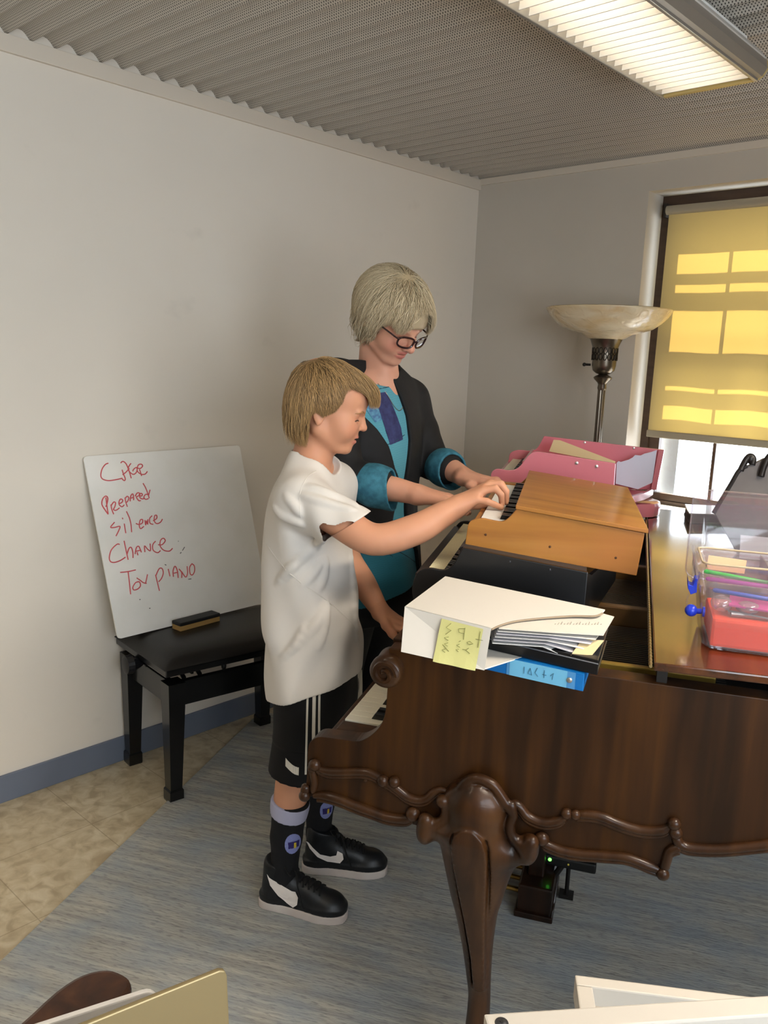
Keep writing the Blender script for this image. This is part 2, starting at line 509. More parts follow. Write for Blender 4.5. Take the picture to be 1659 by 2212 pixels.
for a, bb in (((0, -2.46, .31), (0, -2.475, .36)),): w.tube([(.0015, a[1], a[2]), (.0015, bb[1] + .01, bb[2])], .002, 6)
o = tagged(w.build('wall_scratch', mat('scratch_green', '3d4a44', .8), smooth=True), 'short dark pen mark on the left wall beside the bench', 'mark')
# ------------------------------------------------------------------ window
m_brown = speckle('dark_window_wood', '3a2a20', '4a382c', (2, 2, 14), .4, .3, .7, ns=3)
m_alu = mat('window_track_metal', 'b9c0c8', .35, .6)
m_glass = bpy.data.materials.new('thin_glass'); m_glass.use_nodes = True
n, l = m_glass.node_tree.nodes, m_glass.node_tree.links
n.remove(n['Principled BSDF']); tr = n.new('ShaderNodeBsdfTransparent'); gl = n.new('ShaderNodeBsdfGlossy'); gl.inputs['Roughness'].default_value = .02
mx = n.new('ShaderNodeMixShader'); fz = n.new('ShaderNodeLayerWeight'); fr_ = n.new('ShaderNodeValToRGB')
fr_.color_ramp.elements[0].color = (.04,) * 3 + (1,); fr_.color_ramp.elements[1].color = (.7,) * 3 + (1,); e_ = fr_.color_ramp.elements.new(.7); e_.color = (.09,) * 3 + (1,)
l.new(fz.outputs['Facing'], fr_.inputs[0])
l.new(fr_.outputs[0], mx.inputs[0]); l.new(tr.outputs[0], mx.inputs[1]); l.new(gl.outputs[0], mx.inputs[2]); l.new(mx.outputs[0], n['Material Output'].inputs[0])
win = bpy.data.objects.new('window_1', None); COL.objects.link(win); win.location = (WX0, .14, WZ0); win['_b'] = (WX0, .14, WZ0); win['kind'] = 'structure'
def fr(m, x0, x1, z0, z1, y0, y1, sx, st, sb):
    m.span((x0, y0, z0), (x0 + sx, y1, z1)); m.span((x1 - sx, y0, z0), (x1, y1, z1))
    m.span((x0 + sx, y0, z1 - st), (x1 - sx, y1, z1)); m.span((x0 + sx, y0, z0), (x1 - sx, y1, z0 + sb))
w = MB(); fr(w, WX0, WX1, WZ0, WZ1, .14, .24, .036, .04, .02); w.build('window_frame', m_brown, win)
w = MB(); w.span((WX0 + .036, .145, 1.6), (WX0 + .062, .165, WZ1 - .04)); w.span((WX1 - .062, .145, 1.6), (WX1 - .036, .165, WZ1 - .04)); w.build('sash_track', m_alu, win)
SX0, SX1 = WX0 + .036, WX1 - .036
MUN = (1.238, 1.51)
w = MB(); fr(w, SX0, SX1, 1.606, WZ1 - .04, .19, .215, .06, .05, .02)
for xx in MUN: w.span((xx - .008, .19, 1.62), (xx + .008, .215, WZ1 - .08))
s1 = w.build('upper_sash', m_brown, win); 
w = MB(); w.span((SX0 + .05, .2, 1.615), (SX1 - .05, .203, WZ1 - .08)); w.build('pane', m_glass, s1)
w = MB(); fr(w, SX0, SX1, WZ0 + .02, 1.592, .15, .178, .05, .04, .032)
for xx in MUN: w.span((xx - .007, .15, WZ0 + .04), (xx + .007, .178, 1.56))
s2 = w.build('lower_sash', m_brown, win)
w = MB(); w.span((SX0 + .04, .163, WZ0 + .04), (SX1 - .04, .166, 1.57)); w.build('pane', m_glass, s2)
w = MB(); YS = .31; D = (YS - .1) * math.tan(math.radians(55))
for z0, z1 in ((1.872, 1.901), (1.763, 1.822), (1.441, 1.572), (1.356, 1.406), (1.20, 1.279), (2.008, 2.09)):
    w.span((WX0 - .05, YS - .006, z0 + D), (WX1 + .05, YS + .006, min(z1 + D, 2.6)))
w.span((WX0 - .05, YS - .006, WZ0), (1.012, YS + .006, 2.6)); w.span((WX1 - .1, YS - .006, WZ0), (WX1 + .05, YS + .006, 2.6))
w.build('storm_window_rail', m_alu, win)
w = MB(); w.span((WX0 - .0, -.015, WZ0 - .03), (WX1, .15, WZ0 + .004), bev=.004); struct(w.build('windowsill', m_trim))
w = MB()
for a, b_ in ((RY0, RY0 + .05), (RY1 - .05, RY1), ((RY0 + RY1) / 2 - .025, (RY0 + RY1) / 2 + .025)): w.span((ROOM_X + .06, a, RZ0), (ROOM_X + .1, b_, RZ1))
for a, b_ in ((RZ0, RZ0 + .05), (RZ1 - .05, RZ1), (1.48, 1.52)): w.span((ROOM_X + .06, RY0 + .05, a), (ROOM_X + .1, RY1 - .05, b_))
struct(w.build('fill_window', m_brown))  # unseen window, added to let soft daylight in from the right
# roller blind
m_blind = bpy.data.materials.new('yellow_blind_cloth'); m_blind.use_nodes = True
n, l = m_blind.node_tree.nodes, m_blind.node_tree.links
n.remove(n['Principled BSDF']); df = n.new('ShaderNodeBsdfDiffuse'); tl = n.new('ShaderNodeBsdfTranslucent'); mx = n.new('ShaderNodeMixShader')
df.inputs[0].default_value = lin('b3a683'); tl.inputs[0].default_value = lin('cba552'); mx.inputs[0].default_value = .21
l.new(df.outputs[0], mx.inputs[1]); l.new(tl.outputs[0], mx.inputs[2]); l.new(mx.outputs[0], n['Material Output'].inputs[0])
bl = thing('roller_blind', 'yellow roller blind pulled most of the way down the window', 'blind', (1.37, .1, 1.207))
w = MB(); BX0, BX1 = .952, 1.812
xs = np.linspace(BX0, BX1, 30); zs = np.linspace(1.232, 2.175, 40)
w.grid([[(x, .1 + .0025 * math.sin(x * 21 + z * 3) * (1 - (z - 1.2)) , z) for x in xs] for z in zs])
for f in w.bm.faces: f.smooth = True
w.build('blind_cloth', m_blind, bl, recalc=False)
m_hem = mat('blind_hem', 'a59c88', .6)
w = MB(); w.span((BX0 - .004, .092, 1.205), (BX1 + .004, .108, 1.236), bev=.004); w.build('hem_bar', m_hem, bl)
w = MB(); w.tube([(BX0 - .01, .1, 2.178), (BX1 + .01, .1, 2.178)], .019, 16); w.build('roller_tube', m_hem, bl, True)
for a, b_ in ((BX0 - .022, BX0 - .01), (BX1 + .01, BX1 + .022)):
    w = MB(); w.span((a, .09, 2.15), (b_, .135, 2.206)); w.build('bracket', mat('bracket_dark', '3b3632', .4, .5), bl)
# ------------------------------------------------------------------ ceiling lamps
m_lalu = mat('lamp_aluminium', 'a39f98', .38, .75)
m_slat = mat('louvre_white', 'e6e4de', .45)
m_acr = mat('amber_acrylic', 'e6cf8a', .25, trans=.35)
def fixture(x0, x1, yn, yf, label, n_slats, power):
    cx = (x0 + x1) / 2; hw = (x1 - x0) / 2
    t = thing('ceiling_light', label, 'ceiling lamp', (cx, (yn + yf) / 2, 2.265))
    def sec(s):
        return [(cx + s * a, z) for a, z in ((hw, 2.266), (hw + .012, 2.272), (hw + .024, 2.29), (hw + .02, 2.31), (hw + .0, 2.335), (hw - .03, 2.36), (hw - .066, 2.382))]
    def inn(s): return [(cx + s * a, z) for a, z in ((hw - .066, 2.376), (hw - .03, 2.352), (hw - .008, 2.33), (hw + .008, 2.3), (hw - .004, 2.27))]
    w = MB()
    for s in (1, -1):
        pts = sec(s) + inn(s)
        w.poly([(a, yn, z) for a, z in pts], (0, yf - yn, 0))
    w.span((cx - hw + .06, yn, 2.376), (cx + hw - .06, yf, 2.388))
    o = w.build('housing', m_lalu, t, True, ang=25)
    w = MB()
    for s in (1, -1):
        w.poly([(cx + s * (hw + .0225), yn + .01, 2.312), (cx + s * (hw + .005), yn + .01, 2.334), (cx + s * (hw + .0035), yn + .01, 2.332), (cx + s * (hw + .019), yn + .01, 2.31)], (0, yf - yn - .02, 0))
    w.build('sheen_strip', mat('lamp_sheen', 'c9c6c0', .5), t)  # lighter strip stands for the band that the metal reflects
    for y in (yf, yn - .008):
        w = MB()
        ol = sec(1) + [(cx - (a - cx), z) for a, z in sec(1)][::-1]
        w.poly([(a, y, z) for a, z in ol], (0, .008, 0)); w.build('end_cap', m_acr, t)
    for a, b_ in ((yf - .014, yf + .004), (yn - .004, yn + .014)):
        w = MB(); w.span((x0 + .004, a, 2.262), (x1 - .004, b_, 2.272), bev=.002); w.build('end_rail', m_acr, t)
    for a in (x0 - .003, x1 - .007):
        w = MB(); w.span((a, yn, 2.261), (a + .010, yf, 2.285), bev=.002); w.build('side_rail', m_lalu, t)
    step = (yf - yn) / n_slats; first = None
    for i in range(n_slats):
        y = yf - step * (i + .6)
        if first is None:
            w = MB()
            w.loft([[(xx, y + d, z) for d, z in ((-.0016, 2.267), (.0016, 2.267), (.004 + .001, 2.304), (.004 - .001, 2.304))] for xx in (x0 + .002, x1 - .002)])
            first = w.build('louvre_slat', m_slat, t); y0 = y
        else:
            c = first.copy(); COL.objects.link(c); c.parent = t; c.location = (0, y - y0, 0)
    w = MB(); w.span((x0 + .03, yn + .02, 2.366), (x1 - .03, yf - .02, 2.372)); w.build('reflector', mat('reflector_white', 'efeee9', .5), t)
    for s in (-.06, .06):
        w = MB(); w.tube([(cx + s, yn + .03, 2.335), (cx + s, yf - .03, 2.335)], .013, 12)
        w.build('fluorescent_tube', mat('tube_glow', 'ffffff', .3, emit='ffe9c8', es=4.), t, True)
    L = bpy.data.objects.new('ceiling_light_lamp', bpy.data.lights.new('ceiling_light_lamp', 'AREA')); COL.objects.link(L)
    L.data.shape = 'RECTANGLE'; L.data.size = x1 - x0 - .05; L.data.size_y = yf - yn - .06
    L.data.energy = power; L.data.color = LAMP_COL if power > 5 else (1, .95, .86); L.location = (0, 0, .046); L.parent = t
    return t
fixture(1.455, 1.715, -2.55, -1.078, 'long louvred fluorescent fixture with amber end cap hanging under the ribbed ceiling', 37, LAMP_W)
fixture(2.755, 3.015, -2.55, -1.078, 'unseen louvred fixture added to light the room from beyond the right edge', 36, FILL_W)  # this one and the next are added fill lights, out of view
fixture(1.455, 1.715, -4.7, -3.228, 'unseen louvred fixture added for light above and behind the viewer', 36, FILL_W * .3)
w = MB(); w.lathe([(.004, CEIL), (.012, CEIL - .004), (.011, CEIL - .014), (.006, CEIL - .02), (.0055, CEIL - .034), (.012, CEIL - .036), (.012, CEIL - .039)], (1.80, -1.215, 0), 16)
tagged(w.build('ceiling_fitting', mat('fitting_cream', 'cfc7b4', .5), smooth=True), 'tiny pale ceiling fitting beside the end of the fluorescent fixture', 'fitting')
# ------------------------------------------------------------------ rug
m_rug = mat('rug_pile', '6f7678', .95, spec=.1)
tr1 = tex(m_rug, 'NOISE', (3.2, 60, 1), 1., 3, .25); tr2 = tex(m_rug, 'NOISE', (34, 190, 1), 1., 3); tr3 = tex(m_rug, 'NOISE', (7, 9, 1), 1., 2)
c = ramp(m_rug, tr1, [(.34, '989690'), (.5, 'a8a69e'), (.66, 'b8b5aa')])
c = mix(m_rug, ramp(m_rug, tr2, [(.34, .55), (.47, 0.)]), c, '706f6c')
c = mix(m_rug, ramp(m_rug, tr3, [(.38, 0.), (.66, .42)]), c, '8496a6')
link_col(m_rug, c); bump(m_rug, tr2, .5, .004)
w = MB(); RA = math.radians(27.5)
w.span((0, -3.9, 0), (2.3, 0, .009), bev=.002)
o = w.build('area_rug', m_rug); o.location = (.022, -1.345, 0); o.rotation_euler = (0, 0, RA)
set_props(o, 'blue grey striped rug lying askew over the beige tiles under the piano', 'rug')
# ------------------------------------------------------------------ torchiere floor lamp
m_nick = mat('aged_nickel', '6e665a', .28, .9)
LX, LY = .905, -.27
t = thing('floor_lamp', 'tall metal torchiere floor lamp with an amber glass bowl, beside the window', 'lamp', (LX, LY, 0))
w = MB(); w.lathe([(.0, 0.0), (.15, 0), (.155, .01), (.13, .022), (.06, .035), (.03, .06), (.018, .09), (.0, .09)], (LX, LY, 0), 40, caps=False); w.build('base', m_nick, t, True)
w = MB(); rings = []
for z, r in ((.07, .015), (1.425, .0145)):
    rings.append([(LX + (r + .0012 * (k % 2)) * math.cos(k * math.pi / 16), LY + (r + .0012 * (k % 2)) * math.sin(k * math.pi / 16), z) for k in range(32)])
w.loft(rings); w.build('pole', m_nick, t)
w = MB(); w.lathe([(.016, 1.41), (.019, 1.418), (.017, 1.432), (.02, 1.44), (.036, 1.455), (.038, 1.462), (.03, 1.468), (.018, 1.474), (.03, 1.478), (.044, 1.49), (.049, 1.51), (.05, 1.56), (.052, 1.585), (.06, 1.605), (.066, 1.618), (.0, 1.618)], (LX, LY, 0), 40, caps=False)
w.build('socket_cup', m_nick, t, True, ang=60)
w = MB()
for k in range(18):
    a = 2 * math.pi * k / 18
    for z in (1.545, 1.57):
        pts = [(LX + .0515 * math.cos(a + .14 * math.cos(q)), LY + .0515 * math.sin(a + .14 * math.cos(q)), z + .013 * math.sin(q)) for q in np.linspace(0, 2 * math.pi, 11)]
        w.tube(pts, .0018, 5)
w.build('cup_lattice', mat('lattice_dark', '2b251d', .45, .6), t, True)
w = MB(); w.tube([(LX - .05, LY - .02, 1.512), (LX - .07, LY - .028, 1.512)], .005, 8); w.ell((LX - .074, LY - .03, 1.512), (.008,) * 3); w.build('switch', mat('switch_black', '14110f', .4), t, True)
m_bowl = mat('amber_bowl_glass', 'f5e2b8', .22, trans=.2, coat=.4)
bump(m_bowl, tex(m_bowl, 'NOISE', (22, 22, 40), 1., 1, 1.2), .5, .01)
n, l, b = nodes(m_bowl)
tw = tex(m_bowl, 'NOISE', (6, 6, 12), 1., 2, .8); link_col(m_bowl, ramp(m_bowl, tw, [(.35, 'ead0a0'), (.65, 'f8eccc')]))
w = MB(); prof = [(.05, 1.614), (.075, 1.625), (.1, 1.64), (.14, 1.65), (.18, 1.664), (.21, 1.685), (.232, 1.71), (.247, 1.735), (.2495, 1.739)]
rings = []
for r, z in prof:
    rings.append([(LX + (r + (.0022 * (k % 2) if z > 1.7 else 0)) * math.cos(2 * math.pi * k / 120), LY + (r + (.0022 * (k % 2) if z > 1.7 else 0)) * math.sin(2 * math.pi * k / 120), z) for k in range(120)])
w.loft(rings, caps=False); w.build('glass_bowl', m_bowl, t, True, solid=.006, ang=60)
# ------------------------------------------------------------------ adjustable piano bench
m_blk = mat('black_lacquer', '0b0b0c', .28, coat=.3)
m_lea = mat('black_leather', '0e0d0d', .38); bump(m_lea, tex(m_lea, 'NOISE', (160,) * 3, 1., 2), .15, .001)
BA = math.radians(-7)
bu = Vector((math.cos(BA), math.sin(BA), 0)); bv = Vector((-math.sin(BA), math.cos(BA), 0))
B0 = Vector((.047, -1.962, 0))
def BP(u, v, z): return tuple(B0 + bu * u + bv * v + Vector((0, 0, z)))
BM_ = Matrix.Translation(B0) @ Matrix.Rotation(BA, 4, 'Z')
bench = thing('piano_bench', 'black adjustable piano bench with padded leather seat against the left wall', 'bench', tuple(B0 + bu * .17 + bv * .28))
for u in (0, .33):
    for v in (0, .555):
        w = MB()
        def sq(h, z): return [BP(u + a * h, v + b_ * h, z) for a, b_ in ((-1, -1), (1, -1), (1, 1), (-1, 1))]
        w.loft([sq(.021, .045), sq(.031, .425)]); leg = w.build('leg', m_blk, bench)
        w = MB(); w.loft([sq(.024, 0), sq(.025, .006), sq(.025, .04), sq(.022, .046)]); w.build('foot', m_blk, leg)
w = MB()
for u in (0, .33): w.box((u, .2775, .38), (.022, .50, .085), M=BM_, bev=.002)
for v in (0, .555): w.box((.165, v, .38), (.28, .022, .085), M=BM_, bev=.002)
w.build('apron', m_blk, bench)
w = MB(); w.box((.165, .2775, .468), (.40, .64, .024), M=BM_, bev=.004); seat_b = w.build('seat_board', m_blk, bench)
w = MB(); rows = []
for i in range(25):
    row = []
    for j in range(37):
        a, c_ = i / 24 * 2 - 1, j / 36 * 2 - 1
        e = (1 - abs(a) ** 5) * (1 - abs(c_) ** 9)
        row.append(BP(.165 + .205 * a, .2775 + .325 * c_, .482 + .048 * max(e, 0) ** .6))
    rows.append(row)
w.grid(rows); w.build('cushion', m_lea, bench, True)
w = MB()
for v in (.09, .46):
    for a, c_ in ((.05, .28), (.28, .05)):
        w.box((.165, v + (.012 if a > c_ else -.012), .44), (.3, .008, .022), M=BM_ @ Matrix.Translation((0, 0, 0)), bev=0)
for v in (.07, .13, .42, .49):
    w.tube([BP(.06, v, .40), BP(.27, v + .03, .455)], .008, 6); w.tube([BP(.27, v, .40), BP(.06, v + .03, .455)], .008, 6)
w.tube([BP(.16, -.02, .432), BP(.16, .56, .432)], .007, 8)
w.build('lift_mechanism', mat('black_steel', '131313', .45, .6), bench)
w = MB(); w.ell(BP(.31, .2, .43), (.009, .009, .016)); w.build('stop_peg', m_blk, bench, True)
w = MB(); kx = BP(.135, -.055, .437)
rings = []
for yy, r in ((-.03, .022), (-.026, .031), (-.004, .0325), (.0, .026), (.022, .018), (.034, .012)):
    rings.append([Vector(kx) + bv * yy + bu * ((r + (.0012 if k % 2 else 0)) * math.cos(k * math.pi / 18)) + Vector((0, 0, (r + (.0012 if k % 2 else 0)) * math.sin(k * math.pi / 18))) for k in range(36)])
w.loft(rings); w.build('knob', mat('knob_black', '17171a', .4), bench, True, ang=30)
# ------------------------------------------------------------------ whiteboard with words
bl_, tl_, tr_ = Vector((.16, -2.078, .531)), Vector((.014, -2.111, 1.14)), Vector((.014, -1.462, 1.147))
br_ = bl_ + (tr_ - tl_)
nb = (tl_ - bl_).cross(tr_ - tl_).normalized()
if nb.x < 0: nb = -nb
m_wb = mat('whiteboard_gloss', 'f0eee6', .3)
n, l, b = nodes(m_wb)
tw = tex(m_wb, 'NOISE', (7, 7, 7), 1., 5); link_col(m_wb, ramp(m_wb, tw, [(.3, 'eceae2'), (.62, 'f2f0ea')]))
wb = thing('whiteboard', 'frameless whiteboard with five red handwritten words leaning on the wall, standing on the bench', 'whiteboard', tuple((bl_ + br_) / 2))
def rc(c, p, q, r=.012):
    a = (p - c).normalized(); d = (q - c).normalized()
    return [c + a * r, c + (a + d) * r * .3, c + d * r]
ol = rc(bl_, br_, tl_)[::1]; ol = rc(tl_, bl_, tr_) + rc(tr_, tl_, br_) + rc(br_, tr_, bl_) + rc(bl_, br_, tl_)
w = MB(); w.poly([p - nb * .006 for p in ol], nb * .006, bev=0); w.build('panel', m_wb, wb)
STROKES = [[(0.0218, -2.0251, 1.1127), (0.0228, -2.0373, 1.1087), (0.0263, -2.051, 1.094), (0.0312, -2.0584, 1.0737), (0.0341, -2.0531, 1.0616), (0.0357, -2.034, 1.055), (0.0355, -2.0076, 1.0556), (0.0347, -1.9805, 1.0588)], [(0.0224, -1.9785, 1.1104), (0.0211, -1.9687, 1.1156), (0.0233, -1.9582, 1.1065), (0.0279, -1.9521, 1.0874), (0.0318, -1.9486, 1.0711), (0.0354, -1.9464, 1.0563)], [(0.0278, -1.9766, 1.0877), (0.0314, -1.9739, 1.0729), (0.0353, -1.9695, 1.0567), (0.0368, -1.9744, 1.0504), (0.035, -1.9822, 1.0576)], [(0.0319, -1.9772, 1.0705), (0.03, -1.9625, 1.0788), (0.0273, -1.9487, 1.0898)], [(0.0233, -1.94, 1.1067), (0.0254, -1.949, 1.0979), (0.0279, -1.9536, 1.0875), (0.0305, -1.9478, 1.0764), (0.0323, -1.9368, 1.069), (0.0312, -1.9254, 1.0735), (0.0287, -1.9192, 1.0839), (0.0268, -1.921, 1.0921), (0.0282, -1.9326, 1.0861), (0.0297, -1.9367, 1.0797)], [(0.0271, -1.9182, 1.0905), (0.028, -1.9064, 1.0871), (0.0262, -1.896, 1.0945), (0.0245, -1.8995, 1.1015), (0.0247, -1.9104, 1.1008), (0.0269, -1.9165, 1.0918), (0.03, -1.9186, 1.0784), (0.0326, -1.9064, 1.0676), (0.0329, -1.8911, 1.0665), (0.0309, -1.8804, 1.075)], [(0.0286, -1.9099, 1.0846), (0.0341, -1.9049, 1.0613)], [(0.0622, -2.0511, 0.9442), (0.0586, -2.0602, 0.9595), (0.054, -2.0688, 0.9785), (0.0498, -2.0632, 0.9962), (0.0477, -2.0504, 1.0049), (0.0496, -2.0444, 0.997), (0.0538, -2.05, 0.9793), (0.0562, -2.0558, 0.9694)], [(0.0488, -2.0511, 1.0003), (0.0563, -2.0516, 0.969), (0.0622, -2.0511, 0.9442)], [(0.0548, -2.0361, 0.9754), (0.0585, -2.0357, 0.9596), (0.0627, -2.0311, 0.9421)], [(0.0554, -2.0351, 0.9726), (0.0531, -2.0249, 0.9821), (0.0539, -2.0181, 0.9789), (0.0569, -2.023, 0.9662), (0.059, -2.0301, 0.9577)], [(0.059, -2.0301, 0.9577), (0.0598, -2.0205, 0.9541), (0.0583, -2.0062, 0.9606)], [(0.0548, -2.0054, 0.975), (0.0541, -1.9946, 0.978), (0.0523, -1.9905, 0.9855), (0.0512, -1.9972, 0.9901), (0.053, -2.0042, 0.9828), (0.0555, -2.0058, 0.9724), (0.0576, -1.9969, 0.9636), (0.0562, -1.9871, 0.9693)], [(0.0503, -1.9803, 0.9938), (0.0541, -1.9798, 0.9779), (0.058, -1.9763, 0.9616)], [(0.0513, -1.9809, 0.9899), (0.0496, -1.9708, 0.997), (0.0513, -1.9659, 0.9899), (0.054, -1.9737, 0.9786), (0.0541, -1.9798, 0.9779)], [(0.0539, -1.9631, 0.979), (0.0495, -1.9572, 0.9971), (0.0481, -1.9487, 1.003), (0.051, -1.9476, 0.9909), (0.0532, -1.9491, 0.9816)], [(0.0514, -1.96, 0.9893), (0.051, -1.9476, 0.9909)], [(0.0502, -1.941, 0.9943), (0.0478, -1.9318, 1.0042), (0.048, -1.9227, 1.0034), (0.0502, -1.9272, 0.9944), (0.0509, -1.9369, 0.9912), (0.054, -1.9297, 0.9785), (0.0542, -1.9222, 0.9778)], [(0.0502, -1.9242, 0.9941), (0.0504, -1.9151, 0.9933), (0.0489, -1.9125, 0.9998), (0.0484, -1.9199, 1.0018), (0.0516, -1.9235, 0.9887), (0.0531, -1.9137, 0.9824), (0.0523, -1.9055, 0.9857)], [(0.0504, -1.8871, 0.9935), (0.0495, -1.899, 0.9973), (0.0519, -1.9083, 0.9873), (0.0536, -1.9017, 0.98), (0.0532, -1.8906, 0.9816)], [(0.0402, -1.9037, 1.0361), (0.0437, -1.8967, 1.0215), (0.0477, -1.8916, 1.0048), (0.053, -1.8873, 0.9827)], [(0.0461, -1.8796, 1.0114), (0.051, -1.8891, 0.991)], [(0.0692, -2.0323, 0.9152), (0.0726, -2.0491, 0.9009), (0.0733, -2.035, 0.898), (0.0729, -2.0142, 0.8995), (0.0762, -2.0208, 0.8858), (0.0802, -2.0337, 0.869)], [(0.0712, -1.9968, 0.9068), (0.079, -1.996, 0.8741)], [(0.0663, -2.0011, 0.9271), (0.0675, -1.9995, 0.9221)], [(0.0616, -1.9822, 0.9468), (0.067, -1.9747, 0.9242), (0.0722, -1.9721, 0.9026), (0.0788, -1.9734, 0.8749)], [(0.0722, -1.9524, 0.9026), (0.0733, -1.9425, 0.8979), (0.0727, -1.9283, 0.9004), (0.0699, -1.9249, 0.9121), (0.07, -1.9342, 0.9118), (0.0743, -1.9407, 0.8937), (0.077, -1.9372, 0.8826), (0.0754, -1.9239, 0.8891)], [(0.0705, -1.916, 0.9098), (0.0747, -1.9157, 0.8922), (0.0713, -1.9103, 0.9065), (0.0743, -1.9076, 0.894), (0.0701, -1.904, 0.9112)], [(0.0677, -1.8861, 0.9214), (0.0697, -1.8968, 0.9131), (0.0735, -1.8978, 0.8969), (0.0748, -1.8862, 0.8915)], [(0.072, -1.8842, 0.9036), (0.0704, -1.869, 0.9101), (0.0678, -1.8673, 0.9208), (0.0679, -1.8753, 0.9203), (0.0721, -1.8796, 0.9031), (0.0746, -1.8718, 0.8926), (0.074, -1.8571, 0.8951), (0.0715, -1.8465, 0.9054)], [(0.0872, -2.025, 0.8398), (0.0868, -2.035, 0.8416), (0.0905, -2.0577, 0.8263), (0.0957, -2.0683, 0.8044), (0.0992, -2.0677, 0.79), (0.1007, -2.0557, 0.7835), (0.1001, -2.0319, 0.7861), (0.098, -2.0099, 0.7948)], [(0.0848, -2.0063, 0.8498), (0.0916, -2.0042, 0.8217), (0.1004, -2.001, 0.7848)], [(0.0961, -2.0027, 0.803), (0.0916, -1.9923, 0.8215), (0.091, -1.9829, 0.8242), (0.0949, -1.9794, 0.8078), (0.0996, -1.9816, 0.7881)], [(0.0968, -1.9716, 0.8), (0.0919, -1.9639, 0.8203), (0.0909, -1.9541, 0.8244), (0.0936, -1.9498, 0.8131), (0.0961, -1.9468, 0.8027)], [(0.0946, -1.9687, 0.8089), (0.0944, -1.9472, 0.81)], [(0.0955, -1.9632, 0.8055), (0.0981, -1.9618, 0.7946)], [(0.0964, -1.9332, 0.8014), (0.0913, -1.9314, 0.8227), (0.0946, -1.9211, 0.8092), (0.0959, -1.9111, 0.8038), (0.0901, -1.9088, 0.8278)], [(0.0889, -1.8861, 0.833), (0.0914, -1.8988, 0.8225), (0.0959, -1.9002, 0.8036), (0.0986, -1.8847, 0.7926), (0.0972, -1.8717, 0.7984)], [(0.0921, -1.8772, 0.8196), (0.0926, -1.8616, 0.8176), (0.0897, -1.8469, 0.8294), (0.0874, -1.8533, 0.8393), (0.0888, -1.8655, 0.8331), (0.0933, -1.87, 0.8146), (0.0973, -1.8584, 0.798), (0.0988, -1.8369, 0.7915), (0.0969, -1.822, 0.7994)], [(0.1094, -2.0365, 0.7474), (0.1098, -2.0086, 0.7457), (0.1095, -1.9779, 0.7468)], [(0.1102, -2.0074, 0.7442), (0.118, -2.0081, 0.7112), (0.1281, -2.0096, 0.6692)], [(0.1194, -1.9729, 0.7055), (0.1196, -1.9851, 0.7048), (0.1229, -1.9978, 0.691), (0.1252, -1.9948, 0.6812), (0.1249, -1.9795, 0.6826), (0.1228, -1.9684, 0.6914), (0.1195, -1.9699, 0.705), (0.1192, -1.9788, 0.7065)], [(0.116, -1.9782, 0.7197), (0.1184, -1.9661, 0.7098), (0.1207, -1.9555, 0.7), (0.1218, -1.9439, 0.6954)], [(0.1148, -1.9352, 0.725), (0.1199, -1.9441, 0.7035), (0.122, -1.9486, 0.6948)], [(0.1162, -1.9044, 0.7188), (0.1229, -1.901, 0.6911), (0.1299, -1.8977, 0.662)], [(0.1169, -1.9033, 0.7159), (0.112, -1.8873, 0.7365), (0.1121, -1.8747, 0.736), (0.1161, -1.8727, 0.7193), (0.1203, -1.8834, 0.7018), (0.1224, -1.8959, 0.693)], [(0.1133, -1.8506, 0.731), (0.1197, -1.8478, 0.7044)], [(0.1206, -1.8338, 0.7008), (0.1157, -1.8321, 0.7212), (0.1121, -1.8215, 0.7362), (0.1163, -1.8146, 0.7185), (0.1223, -1.8153, 0.6937)], [(0.1177, -1.8302, 0.7127), (0.1176, -1.8154, 0.7131)], [(0.1228, -1.8009, 0.6914), (0.1183, -1.7978, 0.7104), (0.1149, -1.807, 0.7243)], [(0.1176, -1.7973, 0.7131), (0.1228, -1.7843, 0.6915), (0.1198, -1.7739, 0.7039), (0.1139, -1.7715, 0.7287)], [(0.1125, -1.7503, 0.7346), (0.1155, -1.7625, 0.7218), (0.1209, -1.7629, 0.6994), (0.1219, -1.7535, 0.6951), (0.1189, -1.7429, 0.7075), (0.1146, -1.7416, 0.7257), (0.1125, -1.7503, 0.7346)]]
m_red = mat('red_marker', 'd05a5e', .7)
w = MB()
for st in STROKES:
    cv = crom(st, 4); w.tube(cv, .0021, 5)
w.build('lettering', m_red, wb, True)
w = MB()
for st in [[(0.0971, -1.7707, 0.7972), (0.0998, -1.7818, 0.7861)], [(0.101, -1.7877, 0.7808), (0.1019, -1.7932, 0.7771)], [(0.0912, -1.7942, 0.8218), (0.0915, -1.7928, 0.8205)], [(0.1089, -1.8614, 0.7482), (0.1096, -1.8564, 0.7452)], [(0.1334, -1.9791, 0.6457), (0.1334, -1.9755, 0.6455)], [(0.1247, -1.7739, 0.6822), (0.1248, -1.7615, 0.6817)], [(0.142, -1.9465, 0.6097), (0.1421, -1.9425, 0.6095)]]:
    w = MB(); w.tube(st, .0016, 5); w.build('marker_smudge', mat('grey_marker', '5a5a58', .8), wb)
